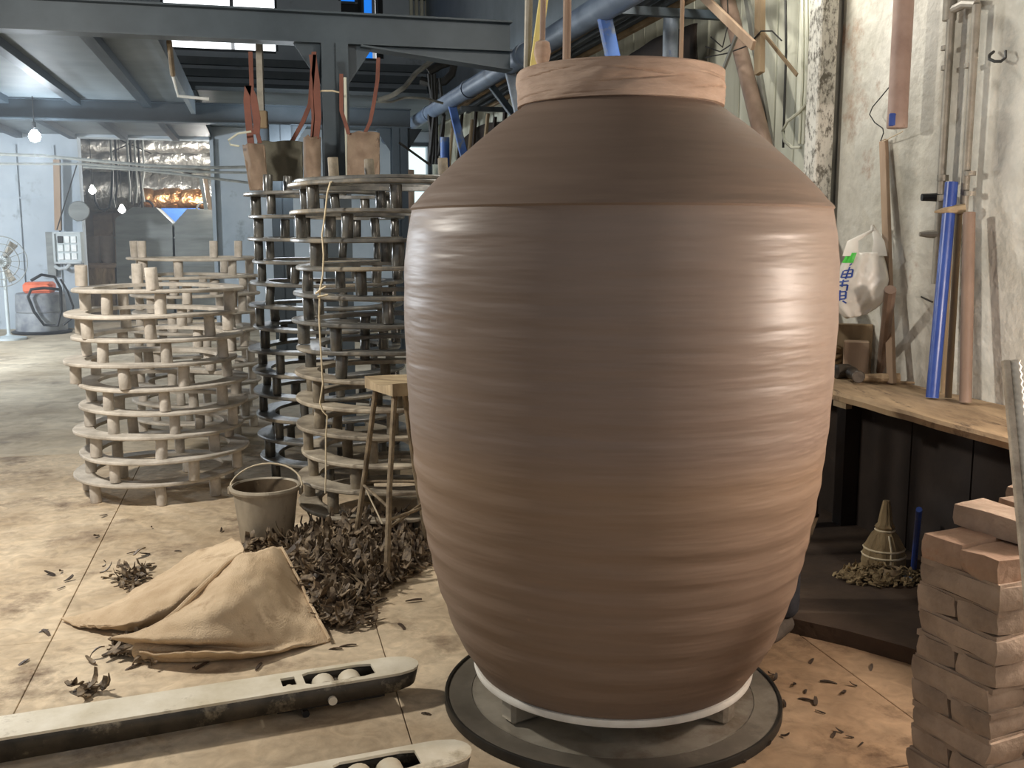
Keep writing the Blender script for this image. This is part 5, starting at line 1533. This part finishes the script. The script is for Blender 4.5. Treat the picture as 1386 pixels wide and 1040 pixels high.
# head with a face, looking down at the jar
hc = J(.045, 0, 1.575); nvh = 26
hd_ = []
for i in range(nvh + 1):
    th = PI * i / nvh
    for j in range(32):
        ph_ = 2 * PI * j / 32; x, y, z = math.sin(th) * math.cos(ph_), math.sin(th) * math.sin(ph_), math.cos(th)
        rx, ry, rz = .098, .076, .118
        if z < 0: rx *= 1 - .12 * -z; ry *= 1 - .28 * -z
        px_, py_, pz_ = rx * x, ry * y, rz * z
        if x > .3:
            px_ += .024 * math.exp(-(y / .16) ** 2 - ((z + .12) / .20) ** 2) + .008 * math.exp(-(y / .3) ** 2 - ((z + .5) / .10) ** 2)
            px_ -= .012 * (math.exp(-((y - .36) / .17) ** 2 - ((z - .05) / .12) ** 2) + math.exp(-((y + .36) / .17) ** 2 - ((z - .05) / .12) ** 2))
            px_ += .006 * math.exp(-((z - .22) / .08) ** 2)
        hd_.append(hc + fw * px_ + lf * py_ + ZZ * pz_)
fs = []
for i in range(nvh):
    for j in range(32): fs.append((i * 32 + j, i * 32 + (j + 1) % 32, (i + 1) * 32 + (j + 1) % 32, (i + 1) * 32 + j))
bm1.add(hd_, fs)
for s in (1, -1):
    c = hc + lf * .074 * s - ZZ * .005 - fw * .005
    bm1.add(*skinmesh({'a': (c - ZZ * .022, (.006, .012)), 'b': (c, (.008, .017)), 'c': (c + ZZ * .025, (.007, .015))}, [('a', 'b'), ('b', 'c')], 1))
bm1.build('body', M['skin'], po, smooth=180)
for s in (1, -1):
    c = hc + fw * .083 + lf * .03 * s + ZZ * .006
    MB().lathe([(.0, -.006), (.009, -.003), (.011, 0), (.009, .003), (.0, .006)], c, 12).build('eye', M['panelwhite'], po)
hr = MB(); base = []
for i in range(17):
    th = PI * .56 * i / 16
    for j in range(32):
        ph_ = 2 * PI * j / 32; x = math.sin(th) * math.cos(ph_)
        t2_ = min(th, PI * (.36 if math.cos(ph_) > .35 else .56))
        x, y, z = math.sin(t2_) * math.cos(ph_), math.sin(t2_) * math.sin(ph_), math.cos(t2_)
        hr.v.append(hc + fw * (.106 * x - .004) + lf * .084 * y + ZZ * .127 * z)
for i in range(16):
    for j in range(32): hr.f.append((i * 32 + j, i * 32 + (j + 1) % 32, (i + 1) * 32 + (j + 1) % 32, (i + 1) * 32 + j))
hr.build('hair', M['hair'], po, smooth=180)
jk = {'pel': (J(-.02, 0, .82), (.165, .125)), 'sp': (J(.0, 0, 1.06), (.15, .115)), 'ch': (J(.01, 0, 1.28), (.165, .122)), 'nk': (J(.01, 0, 1.40), .075), 'hem': (J(-.03, .02, .68), (.215, .16))}
je = [('pel', 'sp'), ('sp', 'ch'), ('ch', 'nk'), ('pel', 'hem')]
for s, n in ((1, 'l'), (-1, 'r')):
    jk.update({n + 'sh': (J(.0, .165 * s, 1.36), .07), n + 'el': (J(-.03, .20 * s, 1.10), .058), n + 'wr': (J(.12, .20 * s, 1.155), .044)})
    je += [('ch', n + 'sh'), (n + 'sh', n + 'el'), (n + 'el', n + 'wr')]
MB().add(*skinmesh(jk, je)).build('jacket', M['bluecloth'], po, smooth=180)
tk = {'pel': (J(-.02, 0, .90), (.145, .112))}; te = []
for s, n in ((1, 'l'), (-1, 'r')):
    tk.update({n + 'hip': (J(-.02, .09 * s, .82), .102), n + 'kn': (J(.01, .105 * s, .47), .074), n + 'an': (J(-.02, .11 * s, .055), .058)})
    te += [('pel', n + 'hip'), (n + 'hip', n + 'kn'), (n + 'kn', n + 'an')]
MB().add(*skinmesh(tk, te)).build('trousers', M['trousers'], po, smooth=180)
for s in (1, -1):
    fo_ = {'h': (J(-.06, .11 * s, .038), (.036, .036)), 'm': (J(.0, .115 * s, .038), (.038, .036)), 'b': (J(.09, .125 * s, .034), (.047, .032)), 't': (J(.15, .13 * s, .028), (.036, .026))}
    mb = MB().add(*skinmesh(fo_, [('m', 'h'), ('m', 'b'), ('b', 't')]))
    for i, v in enumerate(mb.v):
        if v.z < .004: mb.v[i] = V((v.x, v.y, .004))
    sh_ = mb.build('shoe', M['shoe'], po, smooth=180)
